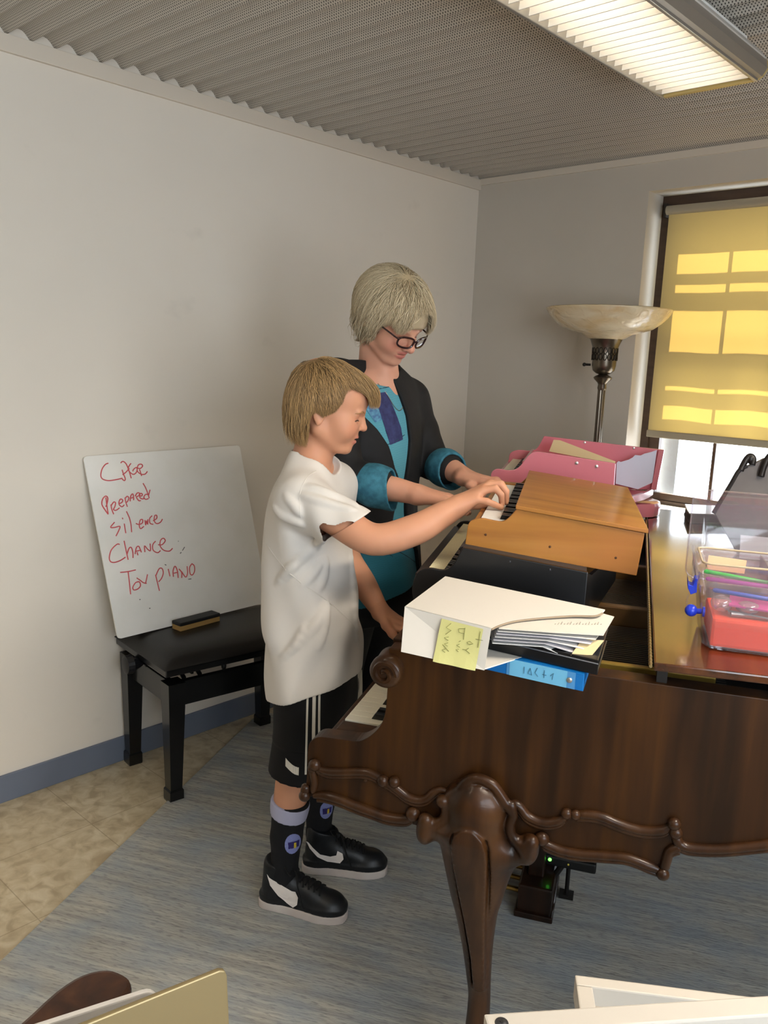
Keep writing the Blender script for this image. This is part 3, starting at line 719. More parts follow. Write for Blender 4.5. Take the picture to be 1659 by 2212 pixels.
# eraser
e = [(0.1511, -1.8503, 0.531), (0.2251, -1.8742, 0.531), (0.215, -1.6989, 0.531)]
er = thing('board_eraser', 'black topped felt eraser lying on the bench in front of the whiteboard', 'eraser', (.5 * (e[1][0] + e[2][0]), .5 * (e[1][1] + e[2][1]), .527))
d = Vector((e[2][0] - e[1][0], e[2][1] - e[1][1], 0)); ln = d.length; ra = math.atan2(d.y, d.x)
pd = Vector((-d.y, d.x, 0)).normalized() * .024
c0 = Vector(er['_b']) + pd
w = MB(); w.box(c0 + Vector((0, 0, .012)), (ln, .048, .018), rz=ra, bev=.002); w.build('felt', mat('eraser_felt', '9a7a45', .9), er)
w = MB(); w.box(c0 + Vector((0, 0, .0275)), (ln + .002, .05, .013), rz=ra, bev=.003); w.build('backing', mat('eraser_black', '0f0e0e', .5), er)
# ------------------------------------------------------------------ grand piano (piano-aligned coordinates: l along the strings, t along the keyboard)
def wood(name, dark, mid, light, rough=.3, coat=.35, along='Z', sc=1.):
    if name in MATS: return MATS[name]
    m = mat(name, mid, rough, coat=coat, spec=.3)
    s = {'Z': (26 * sc, 26 * sc, 1.6 * sc), 'Y': (26 * sc, 1.6 * sc, 26 * sc), 'X': (1.6 * sc, 26 * sc, 26 * sc)}[along]
    a = tex(m, 'NOISE', s, 1., 5, .3); b_ = tex(m, 'NOISE', (2.6, 2.6, 1.3), 1., 2)
    c = ramp(m, a, [(.32, dark), (.5, mid), (.68, light)])
    link_col(m, mix(m, ramp(m, b_, [(.35, 0.), (.7, .45)]), c, dark)); bump(m, a, .04, .001)
    return m
m_mah = wood('mahogany', '221103', '371e08', '4a2b0b', .42, .03)
m_mahL = wood('mahogany_lid', '2e1708', '4a270f', '5e3315', .16, .8, 'Y')
m_carv = wood('carved_mahogany', '25150a', '3a2210', '4a2f18', .34, .12)
m_gold = mat('gilt_plate', '8f7430', .42, .55)
m_iv = mat('ivory_keys', 'e9e2cc', .3, coat=.2); m_eb = mat('ebony_keys', '0c0b0b', .3, coat=.3)
m_felt = mat('dark_interior', '0d0a07', .8)
TF = 1.70
pn = thing('grand_piano', 'carved dark mahogany grand piano with one bulbous cabriole leg in front', 'piano', (.30, .1, 0), 'P')
OUT = [(-0.077, 0.604), (-0.076, 0.638), (-0.075, 0.668), (-0.075, 0.697), (-0.073, 0.72), (-0.064, 0.734), (-0.048, 0.742), (-0.01, 0.744), (0.027, 0.746), (0.044, 0.753), (0.062, 0.768), (0.078, 0.79), (0.086, 0.817), (0.088, 0.856), (0.089, 0.904), (0.088, 0.95)]
BOT = [(0.795, 0.686), (0.721, 0.664), (0.674, 0.654), (0.654, 0.655), (0.645, 0.641), (0.636, 0.614), (0.631, 0.598), (0.622, 0.596), (0.601, 0.603), (0.567, 0.609), (0.533, 0.607), (0.475, 0.599), (0.441, 0.599), (0.416, 0.602), (0.345, 0.602), (0.218, 0.591), (0.166, 0.59), (0.124, 0.595), (0.067, 0.599), (0.002, 0.611), (-0.031, 0.614), (-0.057, 0.61)]
RIM = .955
ol = [tuple(p) for p in crom(OUT, 3)] + [(.16, RIM), (.50, RIM), (.80, RIM)] + BOT
w = MB(); w.poly([(a, 0, z) for a, z in ol], (0, .045, 0), bev=.002); w.build('side_panel', m_mah, pn)
w = MB(); w.poly([(a, TF - .045, z) for a, z in ol], (0, .045, 0), bev=.002); w.build('side_panel', m_mah, pn)
# curved rim behind the straight side: bent side, tail, far side
path = crom([(.80, .0225), (.92, .06), (1.04, .18), (1.14, .40), (1.24, .66), (1.36, .86), (1.47, 1.02), (1.53, 1.2), (1.52, 1.42), (1.44, 1.6), (1.30, 1.672), (.80, TF - .0225)], 8)
w = MB(); rings = []
for i, p in enumerate(path):
    d = path[min(i + 1, len(path) - 1)] - path[max(i - 1, 0)]; d /= np.linalg.norm(d); nn = np.array([d[1], -d[0]]) * .0225
    rings.append([(p[0] + nn[0], p[1] + nn[1], .685), (p[0] + nn[0], p[1] + nn[1], RIM), (p[0] - nn[0], p[1] - nn[1], RIM), (p[0] - nn[0], p[1] - nn[1], .685)])
w.loft(rings); w.build('bent_rim', m_mah, pn, True, ang=40)
w = MB(); w.span((-.03, .045, .655), (.62, TF - .045, .70)); w.build('key_bed', m_mah, pn)
w = MB(); w.span((-.055, .0452, .665), (-.034, TF - .0452, .722), bev=.003); w.build('key_slip', m_mah, pn)
for a in (.045, TF - .095):
    w = MB(); w.span((-.034, a + .0002, .70), (.083, a + .05, .742), bev=.004); w.build('key_block', m_mah, pn)
w = MB(); w.span((.1, .046, .735), (.118, TF - .046, .94)); w.span((.083, .046, .937), (.118, TF - .046, RIM), bev=.002); w.build('fallboard', m_mah, pn)
w = MB(); w.poly([(a, .0455, z) for a, z in ((.118, .935), (.118, RIM), (.40, RIM), (.40, .935))], (0, TF - .091, 0)); w.build('shelf_board', m_mah, pn)
# roller scroll at the end of the fallboard
kc = (0.09, 0.91)
w = MB(); w.lathe([(.0, .036), (.020, .036), (.029, .032), (.0325, .026), (.033, .018), (.031, .0), (.033, -.03), (.0, -.03)], (kc[0], .005, kc[1]), 32, axis='Y', caps=False)
sp = [(kc[0] + r * math.cos(a), -.034 - .003 * math.cos(a), kc[1] + r * math.sin(a)) for a, r in zip(np.linspace(0, 9.5, 46), np.linspace(.026, .004, 46))]
w.tube(sp, np.linspace(.0055, .0035, 46), 6); w.build('carved_scroll', m_carv, pn, True, ang=50)
# keys
m0 = None; kw = .0268; y0 = .098
for i in range(58):
    y = y0 + i * kw
    if m0 is None:
        w = MB(); w.box((.045, y + kw / 2 - .0006, .7335), (.150, kw - .0014, .02), bev=.0012); m0 = w.build('white_key', m_iv, pn)
    else:
        c = m0.copy(); COL.objects.link(c); c.parent = pn; c.location = (0, i * kw, 0)
b0 = None
for i in range(57):
    if (57 - i) % 7 in (2, 6): continue
    y = y0 + (i + 1) * kw
    if b0 is None:
        w = MB(); w.poly([(.022, y - .006, .743), (.03, y - .006, .7565), (.1, y - .006, .7565), (.1, y - .006, .743)], (0, .012, 0), bev=.0015); b0 = w.build('black_key', m_eb, pn); by = y
    else:
        c = b0.copy(); COL.objects.link(c); c.parent = pn; c.location = (0, y - by, 0)
# lid lying shut, its front flap folded back on it
m_edge = mat('lid_underside', '120b06', .5)
lo = [(.574, -.02)] + [(p[0] + .015, p[1] - .03) for p in path if p[1] < 1.0] + [(p[0] + .02, p[1] + .01) for p in path if p[1] >= 1.0] + [(.574, TF + .015)]
w = MB(); w.poly([(a, b_, .985) for a, b_ in lo], (0, 0, .015), bev=.003); lid = w.build('lid', m_mahL, pn)
w = MB(); w.span((.582, .01, RIM), (.60, TF - .01, .985)); w.build('hinge_rail', m_edge, lid)
hp = [(.569, y, .9925) for y in np.arange(-.02, TF + .01, .0045)]
w = MB(); w.tube(hp, [.0042 if (k // 2) % 2 else .0030 for k in range(len(hp))], 6); w.build('piano_hinge', mat('hinge_brass', 'a89468', .35, .9), lid)
for y in (.012, .8):
    w = MB(); w.lathe([(.008, RIM), (.008, .985)], (.78, y + .01, 0), 12); w.build('lid_bumper', m_edge, pn)
# inside
w = MB(); w.span((.405, .05, .80), (1.35, 1.62, .86)); w.build('sound_board', m_felt, pn)
GW = [.094, .112]
w = MB(); w.poly([(.40, GW[0], .87), (.40, GW[0], .948), (.69, GW[0], .948), (.69, GW[0], .87)], (0, .016, 0), bev=.003); w.build('plate_wall', m_gold, pn)
w = MB(); w.poly([(.40, .5, .86), (.40, .5, .946), (.69, .5, .946), (.69, .5, .86)], (0, .03, 0), bev=.003); w.build('plate_beam', mat('bronze_beam', '5a3f1e', .45, .3), pn)
w = MB(); w.poly([(.40, .95, .86), (.40, .95, .946), (.69, .95, .946), (.69, .95, .86)], (0, .03, 0), bev=.003); w.build('plate_beam', MATS['bronze_beam'], pn)
w = MB(); w.span((.40, .046, .86), (.69, .0925, .905)); w.build('pin_block', mat('pin_block_wood', '86704f', .6), pn)
m_str = mat('steel_strings', '7b746a', .35, .8)
w = MB()
for y in np.arange(.15, .94, .0125):
    if abs(y - .515) > .03: w.tube([(.41, y, .905), (.72, y + .01, .905)], .0011, 4)
w.build('strings', m_str, pn)
bx = []
w = MB()
for y in np.arange(.055, .088, .011):
    for x in np.arange(.45, .57, .013): w.lathe([(.0028, .90), (.0028, .921)], (x, y, 0), 6)
o = w.build('tuning_pins', m_str, pn); o['kind'] = 'stuff'
# carved mouldings on the near side
def carve(pts, r, name='carved_moulding', t=-.002, r2=None, n=10, double=True, balls=()):
    w = MB(); cv = crom([(a, t, z) for a, z in pts], 5)
    nn = len(cv); k = np.linspace(0, 1, nn)
    rr = r * (.55 + .45 * np.clip(np.minimum(k, 1 - k) * 7, 0, 1))
    w.tube(cv, rr, n)
    if double:
        c2 = [(c[0], c[1] - .002, c[2] - r * .95) for c in cv]; w.tube(c2[2:-2], (rr * .55)[2:-2], 8)
    for (a, z), q in balls: w.ell((a, t - .004, z), (q, q * .9, q), seg=14)
    return w.build(name, m_carv, pn, True, ang=70)
B_ = [(-0.056, 0.683), (0.089, 0.676), (0.113, 0.678), (0.224, 0.675), (0.154, 0.618), (-0.063, 0.674), (-0.077, 0.61)]
carve([(-0.056, 0.682), (-0.046, 0.674), (-0.026, 0.672), (0.0, 0.676), (0.023, 0.681), (0.053, 0.686), (0.075, 0.682), (0.092, 0.675), (0.114, 0.665), (0.138, 0.651), (0.159, 0.647), (0.179, 0.653), (0.192, 0.668), (0.206, 0.678), (0.224, 0.675)], .0095, balls=((B_[0], .013), (B_[1], .013), (B_[2], .012), (B_[3], .007)))
carve([(0.024, 0.678), (0.042, 0.677), (0.052, 0.673), (0.051, 0.665)], .005, 'carved_leaf', double=False)
carve([(-0.065, 0.676), (-0.06, 0.659), (-0.057, 0.641), (-0.061, 0.618)], .008, double=False, balls=((B_[5], .009),))
carve([(-0.074, 0.634), (-0.077, 0.621), (-0.076, 0.609), (-0.069, 0.606)], .010, 'carved_leaf', double=False, balls=((B_[6], .012),))
carve([(-0.058, 0.613), (-0.031, 0.618), (0.002, 0.615), (0.034, 0.608), (0.067, 0.603), (0.098, 0.598), (0.124, 0.599), (0.144, 0.604), (0.157, 0.616)], .0105, balls=((B_[4], .015),))
C_ = [(0.339, 0.674), (0.448, 0.68), (0.464, 0.681), (0.637, 0.699), (0.64, 0.696), (0.407, 0.62), (0.641, 0.683), (0.627, 0.597)]
carve([(0.336, 0.672), (0.348, 0.678), (0.361, 0.673), (0.372, 0.661), (0.385, 0.654), (0.402, 0.651), (0.421, 0.654), (0.438, 0.663), (0.449, 0.677)], .0095, balls=((C_[0], .009), (C_[1], .011), (C_[2], .010)))
carve([(0.464, 0.68), (0.477, 0.682), (0.493, 0.685), (0.514, 0.684), (0.537, 0.678), (0.561, 0.674), (0.586, 0.673), (0.612, 0.678), (0.625, 0.685), (0.636, 0.697)], .0095, balls=((C_[3], .012),))
carve([(0.511, 0.684), (0.521, 0.682), (0.52, 0.675)], .005, 'carved_leaf', double=False)
carve([(0.407, 0.62), (0.411, 0.611), (0.418, 0.607), (0.441, 0.602), (0.475, 0.602), (0.533, 0.61), (0.566, 0.613), (0.608, 0.604), (0.626, 0.599)], .0095, balls=((C_[5], .014),))
carve([(0.627, 0.599), (0.631, 0.623), (0.635, 0.642), (0.646, 0.652), (0.654, 0.655)], .0095, balls=((C_[7], .012),))
carve([(0.641, 0.682), (0.645, 0.668), (0.653, 0.659), (0.673, 0.657), (0.721, 0.666), (0.794, 0.691), (0.837, 0.708)], .0095, balls=((C_[6], .012),))
# cabriole leg
RG = [(0.709, 0.277, 0.021), (0.696, 0.278, 0.035), (0.679, 0.2775, 0.0485), (0.6505, 0.2805, 0.0635), (0.6205, 0.277, 0.076), (0.604, 0.272, 0.09), (0.5795, 0.289, 0.096), (0.5605, 0.293, 0.09), (0.5395, 0.287, 0.078), (0.514, 0.284, 0.069), (0.48, 0.2835, 0.0605), (0.442, 0.284, 0.052), (0.4045, 0.2855, 0.0425), (0.329, 0.2915, 0.0315), (0.2525, 0.298, 0.025), (0.198, 0.302, 0.023)]
rg = []
for z, c, rx in RG:
    k = min(max((z - .18) / .5, 0), 1)
    ry = .022 + .075 * k ** 1.3
    if z > .66: ry *= 1 - min((z - .66) * 4, .3)
    rg.append((z, c, .052 - .022 * k + (.0 if z < .6 else (z - .6) * .3), rx, ry))
c0 = rg[-1]
rg += [(.12, c0[1], c0[2] - .002, .026, .026), (.075, c0[1], c0[2] - .012, .032, .036), (.045, c0[1], c0[2] - .02, .034, .042), (.03, c0[1], c0[2] - .02, .030, .036)]
F = Field((rg[0][1] - .16, -.11, .02), (rg[0][1] + .16, .18, .74), .0028)
F.loft(rg[::-1], ex=2.3)
F.ell((rg[0][1], .0, .665), (.064, .045, .05), k=.02)
# raised panel down the front of the knee
LP = [(0.631, 0.273, 0.006), (0.6295, 0.273, 0.012), (0.6255, 0.273, 0.019), (0.616, 0.274, 0.029), (0.6, 0.275, 0.034), (0.576, 0.2765, 0.0355), (0.538, 0.2795, 0.0335), (0.481, 0.2845, 0.0285), (0.4035, 0.292, 0.021), (0.3255, 0.2995, 0.0155), (0.245, 0.305, 0.013)]
fy = lambda z: np.interp(z, [q[0] for q in rg[::-1]], [q[2] - q[4] for q in rg[::-1]])
def slab(g, inset, k, op):
    P = [(c - r - g, z) for z, c, r in LP] + [(c + r + g, z) for z, c, r in LP][::-1]
    Pn = np.array(P)
    def f(X, Y, Z):
        d = sd_poly(Pn, X + 0 * Z, Z + 0 * X)
        s_ = fy(np.asarray(Z).ravel()).reshape(np.shape(Z))
        return np.maximum(d, np.abs(Y - s_ - .004) - inset)
    F.put(f, (Pn[:, 0].min(), -.12, Pn[:, 1].min()), (Pn[:, 0].max(), .1, Pn[:, 1].max()), k, op)
slab(.004, .010, .004, 's'); slab(-.002, .012, .010, 'u')
for pts, r in (([(0.227, 0.679), (0.243, 0.692), (0.255, 0.71), (0.268, 0.721), (0.281, 0.725), (0.296, 0.723), (0.312, 0.715), (0.327, 0.697), (0.338, 0.682), (0.347, 0.673)], .0085),
               ([(0.213, 0.667), (0.22, 0.657), (0.223, 0.645), (0.219, 0.628), (0.208, 0.617), (0.193, 0.613), (0.182, 0.623)], .0085),
               ([(0.352, 0.664), (0.347, 0.642), (0.352, 0.621), (0.363, 0.61), (0.378, 0.607), (0.389, 0.619)], .0085),
               ([(0.347, 0.684), (0.349, 0.671)], .008)):
    cv = crom([(a, -.018, z) for a, z in pts], 3)
    F.chain(cv, [r] * len(cv), k=.004)
for a, z in [(0.184, 0.621), (0.389, 0.619), (0.215, 0.666)]: F.ell((a, -.022, z), (.013, .012, .013), k=.004)
for a, z in [(0.182, 0.59), (0.383, 0.592)]: F.ell((a, .0, z), (.02, .035, .03), k=.02)
leg = F.build('leg', m_carv, pn, 2)
w = MB(); w.lathe([(.0, .026), (.02, .026), (.022, .02), (.022, -.0), (.0, -.0)], (c0[1], c0[2] - .02, .0318), 24, axis='Y', caps=False)
w.build('caster', mat('brass_old', '8c6f38', .35, .9), leg, True)
for a, b_ in ((.33, TF - .10), (1.32, 1.25)):
    c = leg.copy(); COL.objects.link(c); c.parent = pn; c.location = (a - c0[1], b_ - c0[2], 0 if a < 1 else -.0)
    for ch in leg.children:
        d = ch.copy(); COL.objects.link(d); d.parent = c
# pedal lyre
m_dk = wood('lyre_wood', '150b05', '231309', '2f1b0d', .4, .2)
w = MB(); w.span((.312, .61, .012), (.405, .80, .105), bev=.006); w.span((.306, .60, .012), (.411, .81, .03), bev=.004); w.build('lyre_box', m_dk, pn)
w = MB(); w.span((.332, .66, .104), (.375, .75, .66), bev=.005); w.build('lyre_post', m_dk, pn)
for y in (.65, .705, .76):
    w = MB(); w.tube(crom([(.33, y, .06), (.27, y, .062), (.22, y, .055), (.195, y, .05)], 5), [.007] * 5 + [.008] * 5 + [.011] * 5 + [.012], 8); w.build('pedal', MATS['brass_old'], pn, True)
w = MB(); w.tube([(.40, .70, .09), (.475, .70, .24), (.60, .66, .655)], .0085, 8); w.build('lyre_brace', mat('brace_black', '14110f', .4), pn, True)
w = MB(); w.span((.372, .69, .128), (.512, .725, .158), bev=.006); cb = w.build('control_strip', mat('strip_black', '0d0e0f', .4), pn, label='black strip with a green indicator light')
w = MB(); w.ell((.386, .689, .147), (.005, .003, .005), seg=10); w.build('indicator_light', mat('green_led', '5fe04a', .3, emit='58ff48', es=4.), cb)
w = MB(); w.ell((.437, .689, .143), (.003, .002, .003), seg=10); w.build('indicator_light', mat('amber_led', 'c8b84a', .3), cb)
w = MB(); w.span((.378, .755, .10), (.405, .80, .66)); w.build('pale_strip', mat('pale_plastic', 'aeb6c2', .4), pn)  # pale upright strip beside the lyre post
w = MB(); w.tube([(.437, .74, .14), (.437, .74, .02)], .006, 8); w.box((.437, .74, .018), (.04, .03, .012)); w.build('strut', MATS['brace_black'], pn, True)
# ------------------------------------------------------------------ toy pianos
def toy_thing(name, label, cat, l0, t0, phi, zb):
    o = bpy.data.objects.new(name, None); COL.objects.link(o); o.empty_display_size = .05
    set_props(o, label, cat)
    a = math.radians(phi)
    o.location = p2w(l0, t0, zb); o.rotation_euler = (0, 0, PA + a); o['_b'] = (0, 0, zb)
    return o
def side(t, name, ol, y, th, m, bev=.002, sm=3):
    cv = ol
    w = MB(); w.poly([(a, y, z) for a, z in cv], (0, th, 0), bev=bev)
    return w.build(name, m, t)
def toy_keys(t, x0, x1, y0, y1, n, z, tilt, mw, mb_, bl_from, bh):
    p = (y1 - y0) / n; first = None
    for i in range(n):
        if first is None:
            w = MB(); w.poly([(x0, y0 + .0004, z - .008), (x0, y0 + .0004, z), (x1, y0 + .0004, z - (x1 - x0) * tilt), (x1, y0 + .0004, z - (x1 - x0) * tilt - .008)], (0, p - .0009, 0), bev=.0008)
            first = w.build('white_key', mw, t)
        else:
            c = first.copy(); COL.objects.link(c); c.parent = t; c.location = (0, i * p, 0)
    first = None
    for i in range(n - 1):
        if i % 7 in (2, 6): continue
        y = y0 + (i + 1) * p
        if first is None:
            za, zb = z - (bl_from - x0) * tilt, z - (x1 - x0) * tilt
            w = MB(); w.poly([(bl_from, y - p * .3, za), (bl_from + .004, y - p * .3, za + bh), (x1 - .002, y - p * .3, zb + bh), (x1 - .002, y - p * .3, zb)], (0, p * .6, 0), bev=.001)
            first = w.build('black_key', mb_, t); f0 = y
        else:
            c = first.copy(); COL.objects.link(c); c.parent = t; c.location = (0, y - f0, 0)
m_pb = mat('toy_black_paint', '0a0a0b', .38, coat=.1); m_pbd = mat('toy_black_edge', '2c2d30', .5)
m_cr = mat('cream_keys', 'e3dcb4', .4)
# black toy piano, under the wooden one
A = toy_thing('toy_piano', 'black toy piano with cream keys, underneath the brown wooden toy piano', 'toy piano', .06, .25, 3.5, RIM)
AP = [(0.0193, 0.9615), (0.0091, 0.9774), (0.005, 0.9983), (0.0071, 1.0197), (0.0136, 1.0372), (0.0255, 1.0489), (0.0439, 1.0528), (0.0697, 1.0512), (0.0867, 1.0591), (0.098, 1.0748), (0.1052, 1.092), (0.1125, 1.106), (0.3785, 1.0767)]
AP = [(a, max(z, RIM)) for a, z in AP]
ap = [tuple(p) for p in crom(AP[:-1], 3)] + [AP[-1], (.378, RIM), (.03, RIM)]
ap[0] = (ap[0][0], RIM + .004)
side(A, 'side_panel', ap, 0, .012, m_pb)
WA = .60; TA = .11
side(A, 'side_panel', ap, WA - .012, .012, m_pb)
w = MB(); w.poly([(.108, .012, 1.1055), (.108, .012, 1.0975), (.376, .012, 1.069), (.376, .012, 1.077)], (0, WA - .024, 0)); w.build('top_board', m_pbd, A)
w = MB(); w.poly([(.105, .012, 1.104), (.100, .012, 1.03), (.110, .012, 1.03), (.115, .012, 1.104)], (0, WA - .024, 0)); w.build('key_fall', m_pb, A)
w = MB(); w.span((.012, .012, RIM + .001), (.37, WA - .012, RIM + .03)); w.build('bottom_board', m_pb, A)
w = MB(); w.poly([(.008, .012, 1.0), (.008, .012, 1.036), (.032, .012, 1.036), (.032, .012, 1.0)], (0, WA - .024, 0), bev=.002); w.build('key_rail', m_pb, A)
w = MB(); w.poly([(.376, .0, 1.076), (.376, .0, RIM), (.388, .05, RIM), (.46, .45, RIM), (.46, .45, 1.03), (.388, .05, 1.06)][:6], (-.008, .002, 0)); w.build('back_panel', m_pb, A)
toy_keys(A, .034, .104, .015, WA - .015, 37, 1.0455, .09, m_cr, m_eb, .068, .008)
w = MB()
for x in (.215, .30): w.ell((x, -.0005, 1.086 - (x - .2) * .11), (.003, .0015, .003), seg=8)
w.build('screw_heads', mat('screw_dark', '39393c', .4, .6), A)
# wooden toy piano on top of it
m_maple = wood('maple_veneer', '8a5926', '9f6b2e', 'ad7a38', .42, .25, 'X', .8)
def knots(m):
    n, l, b = nodes(m)
    src = b.inputs['Base Color'].links[0].from_socket
    t = tex(m, 'NOISE', (5, 5, 5), 1., 2)
    link_col(m, mix(m, ramp(m, t, [(.45, 0.), (.75, .55)]), src, 'b0703a'))
knots(m_maple)
B = toy_thing('toy_piano', 'brown wooden toy piano with a flat lid, on top of the black one', 'toy piano', .165, .30, 4.6, 1.062)
BP_ = [(0.0029, 1.0998), (0.0053, 1.1293), (0.0081, 1.1504), (0.0168, 1.1595), (0.0358, 1.1651), (0.0583, 1.1628), (0.0795, 1.1614), (0.0921, 1.1686), (0.1023, 1.1807), (0.1106, 1.1916), (0.3811, 1.161), (0.3727, 1.0674)]
bp = [tuple(p) for p in crom(BP_[:-2], 3)] + [BP_[-2], BP_[-1]]
WB = .62
ZB0 = BP_[0][1]; ZB1 = BP_[-1][1]; XB1 = BP_[-1][0]
side(B, 'side_panel', bp, 0, .011, m_maple)
side(B, 'side_panel', bp, WB - .011, .011, m_maple)
zt = lambda x: np.interp(x, [.05, BP_[-3][0], BP_[-2][0]], [BP_[-3][1] + .002, BP_[-3][1], BP_[-2][1]])
xa, xb = BP_[-3][0] - .002, BP_[-2][0] + .006
w = MB(); w.poly([(xa, -.006, zt(xa) + .001), (xa, -.006, zt(xa) + .010), (xb, -.006, zt(xb) + .010), (xb, -.006, zt(xb) + .001)], (0, WB + .012, 0), bev=.0015); w.build('top_board', m_maple, B)
w = MB(); w.poly([(XB1 - .011, .011, ZB1), (BP_[-2][0] - .011, .011, zt(xb) - .001), (BP_[-2][0] - .0005, .011, zt(xb) - .001), (XB1 - .0005, .011, ZB1)], (0, WB - .022, 0)); w.build('back_panel', m_maple, B)
w = MB(); w.poly([(.012, .011, ZB0 + .001), (.012, .011, ZB0 + .008), (XB1 - .012, .011, ZB1 + .009), (XB1 - .012, .011, ZB1 + .002)], (0, WB - .022, 0)); w.build('bottom_board', m_maple, B)
w = MB(); w.poly([(.018, .011, 1.12), (.018, .011, 1.157), (.030, .011, 1.157), (.030, .011, 1.12)], (0, WB - .022, 0), bev=.0015); w.build('key_rail', m_maple, B)
w = MB(); w.span((.03, WB - .045, 1.12), (.11, WB - .011, 1.166), bev=.002); w.build('key_block', m_maple, B)
toy_keys(B, .033, .108, .013, WB - .047, 30, 1.163, .03, mat('white_plastic_keys', 'eceae4', .3), m_eb, .074, .010)
w = MB(); w.poly([(.108, .012, 1.10), (.108, .012, zt(xa)), (.116, .012, zt(xa)), (.116, .012, 1.10)], (0, WB - .024, 0)); w.build('key_fall', m_eb, B)
w = MB()
for u, z in [(0.0472, 1.1297), (0.1875, 1.1149), (0.3266, 1.1028)]: w.ell((u, -.0004, z), (.0028, .001, .0028), seg=10)
w.build('nail_heads', mat('nail_hole', '4a2c12', .7), B)
# pink toy grand piano behind
m_pink = mat('pink_gloss', 'd97f8c', .22, coat=.6)
Cc = toy_thing('toy_piano', 'open pink toy grand piano behind the brown wooden toy piano', 'toy piano', .085, 1.1, 3., 1.05)
CN = [(0.0046, 1.1246), (0.0, 1.1508), (0.0034, 1.1671), (0.0158, 1.1768), (0.0331, 1.1765), (0.0563, 1.1752), (0.0774, 1.1811), (0.0921, 1.1952), (0.1037, 1.2133), (0.1127, 1.2254), (0.1261, 1.2364), (0.1443, 1.239), (0.3736, 1.2189), (0.3768, 1.1356)]
cn = [tuple(p) for p in crom(CN[:12], 3)] + [CN[12], (CN[13][0], 1.075), (.02, 1.085), (.004, 1.11)]
side(Cc, 'side_panel', cn, 0, .012, m_pink)
WC = .42
CF = [(0.0148, 1.163), (0.0169, 1.1816), (0.0278, 1.1924), (0.0505, 1.1989), (0.0885, 1.198), (0.1092, 1.206), (0.1224, 1.2267), (0.1335, 1.2539), (0.545, 1.2309), (0.5323, 1.0908)]
cf = [tuple(p) for p in crom(CF[:7], 3)] + [CF[7], CF[8], CF[9], (.3, 1.075), (.02, 1.085), (-.0, 1.12)]
side(Cc, 'side_panel', cf, WC, .012, m_pink)
x8, z8 = CF[8]; x9, z9 = CF[9]
w = MB(); w.poly([(x8 - .02, WC - .02, z8 - .002), (x8 - .004, WC - .004, z8), (x9 - .004, WC - .004, z9), (x9 - .02, WC - .02, z9)], (.006, .018, 0)); w.build('corner_post', m_pink, Cc)
# curved back wall from the near side to the tail
w = MB(); cv = crom([(CN[13][0], .012, 0), (.43, .16, 0), (.49, .3, 0), (x9 - .01, WC, 0)], 6)
w.loft([[(p[0], p[1], 1.072), (p[0], p[1], 1.095), (p[0] - .01, p[1] + .004, 1.095), (p[0] - .01, p[1] + .004, 1.072)] for p in cv]); w.build('bent_side', m_pink, Cc, True)
w = MB(); fl = [(.02, .012), (CN[13][0] - .01, .012)] + [(p[0] - .011, p[1]) for p in cv[1:-1]] + [(x9 - .02, WC), (.02, WC)]
w.poly([(a, b_, 1.075) for a, b_ in fl], (0, 0, .010)); w.build('floor_board', m_pink, Cc)
w = MB(); w.poly([(.012, .012, 1.085), (.012, .012, 1.155), (.028, .012, 1.155), (.028, .012, 1.085)], (0, WC - .012, 0), bev=.002); w.build('key_rail', m_pink, Cc)
toy_keys(Cc, .03, .088, .014, WC - .002, 25, 1.166, .03, mat('pale_keys', 'dcd6bd', .35), m_eb, .062, .009)
w = MB(); w.poly([(.09, .012, 1.10), (.094, .012, 1.205), (.102, .012, 1.205), (.102, .012, 1.10)], (0, WC - .012, 0)); w.build('key_fall', m_pink, Cc)
w = MB()
for x in [0.2589, 0.3184]: w.lathe([(.0, .003), (.005, .002), (.005, 0)], (x, -.0002, 1.213 - (x - .25) * .1), 12, axis='Y', caps=False)
for u, v in [(0.2762, 1.2397), (0.4435, 1.2308)]: w.lathe([(.0, .002), (.004, .001), (.004, 0)], (u, WC - .0002, v), 10, axis='Y', caps=False)
w.build('screw_heads', mat('screw_steel', 'd8d4cc', .3, .8), Cc, True)
# cream soundboard plank leaning inside
w = MB(); PK = [(0.1605, 1.2126), (0.1731, 1.2531), (0.1948, 1.2528), (0.3831, 1.1927), (0.3808, 1.1847)]
w.poly([(a, .30, z) for a, z in PK], (.0, .008, -.002)); w.build('tone_board', mat('cream_wood', 'd9c795', .6), Cc)
# pale sheet with a ragged top edge, added for the bright reflection inside
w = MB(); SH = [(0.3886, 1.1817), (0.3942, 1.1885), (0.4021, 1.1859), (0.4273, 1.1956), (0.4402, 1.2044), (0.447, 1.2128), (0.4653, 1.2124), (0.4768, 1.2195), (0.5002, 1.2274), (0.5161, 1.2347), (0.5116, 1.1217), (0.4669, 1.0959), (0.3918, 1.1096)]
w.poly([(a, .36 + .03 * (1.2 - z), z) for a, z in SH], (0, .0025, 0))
o = w.build('glare_sheet', mat('pale_glare', 'd6daea', .4), Cc, label='pale sheet with a ragged top edge standing in for a bright reflection')
# pink rounded slab below
w = MB(); SL = [(.25, .25), (.49, .34), (.535, .38), (.552, .43), (.54, .48), (.50, .50), (.25, .5)]
w.poly([(a, b_, 1.0005) for a, b_ in crom(SL, 4)], (0, 0, .05), bev=.012)
o = w.build('pink_slab', m_pink, None, True); o.location = p2w(.085, 1.1, 0); o.rotation_euler = (0, 0, PA + math.radians(3))
tagged(o, 'rounded pink slab lying on the grand piano lid underneath the pink toy piano', 'slab')
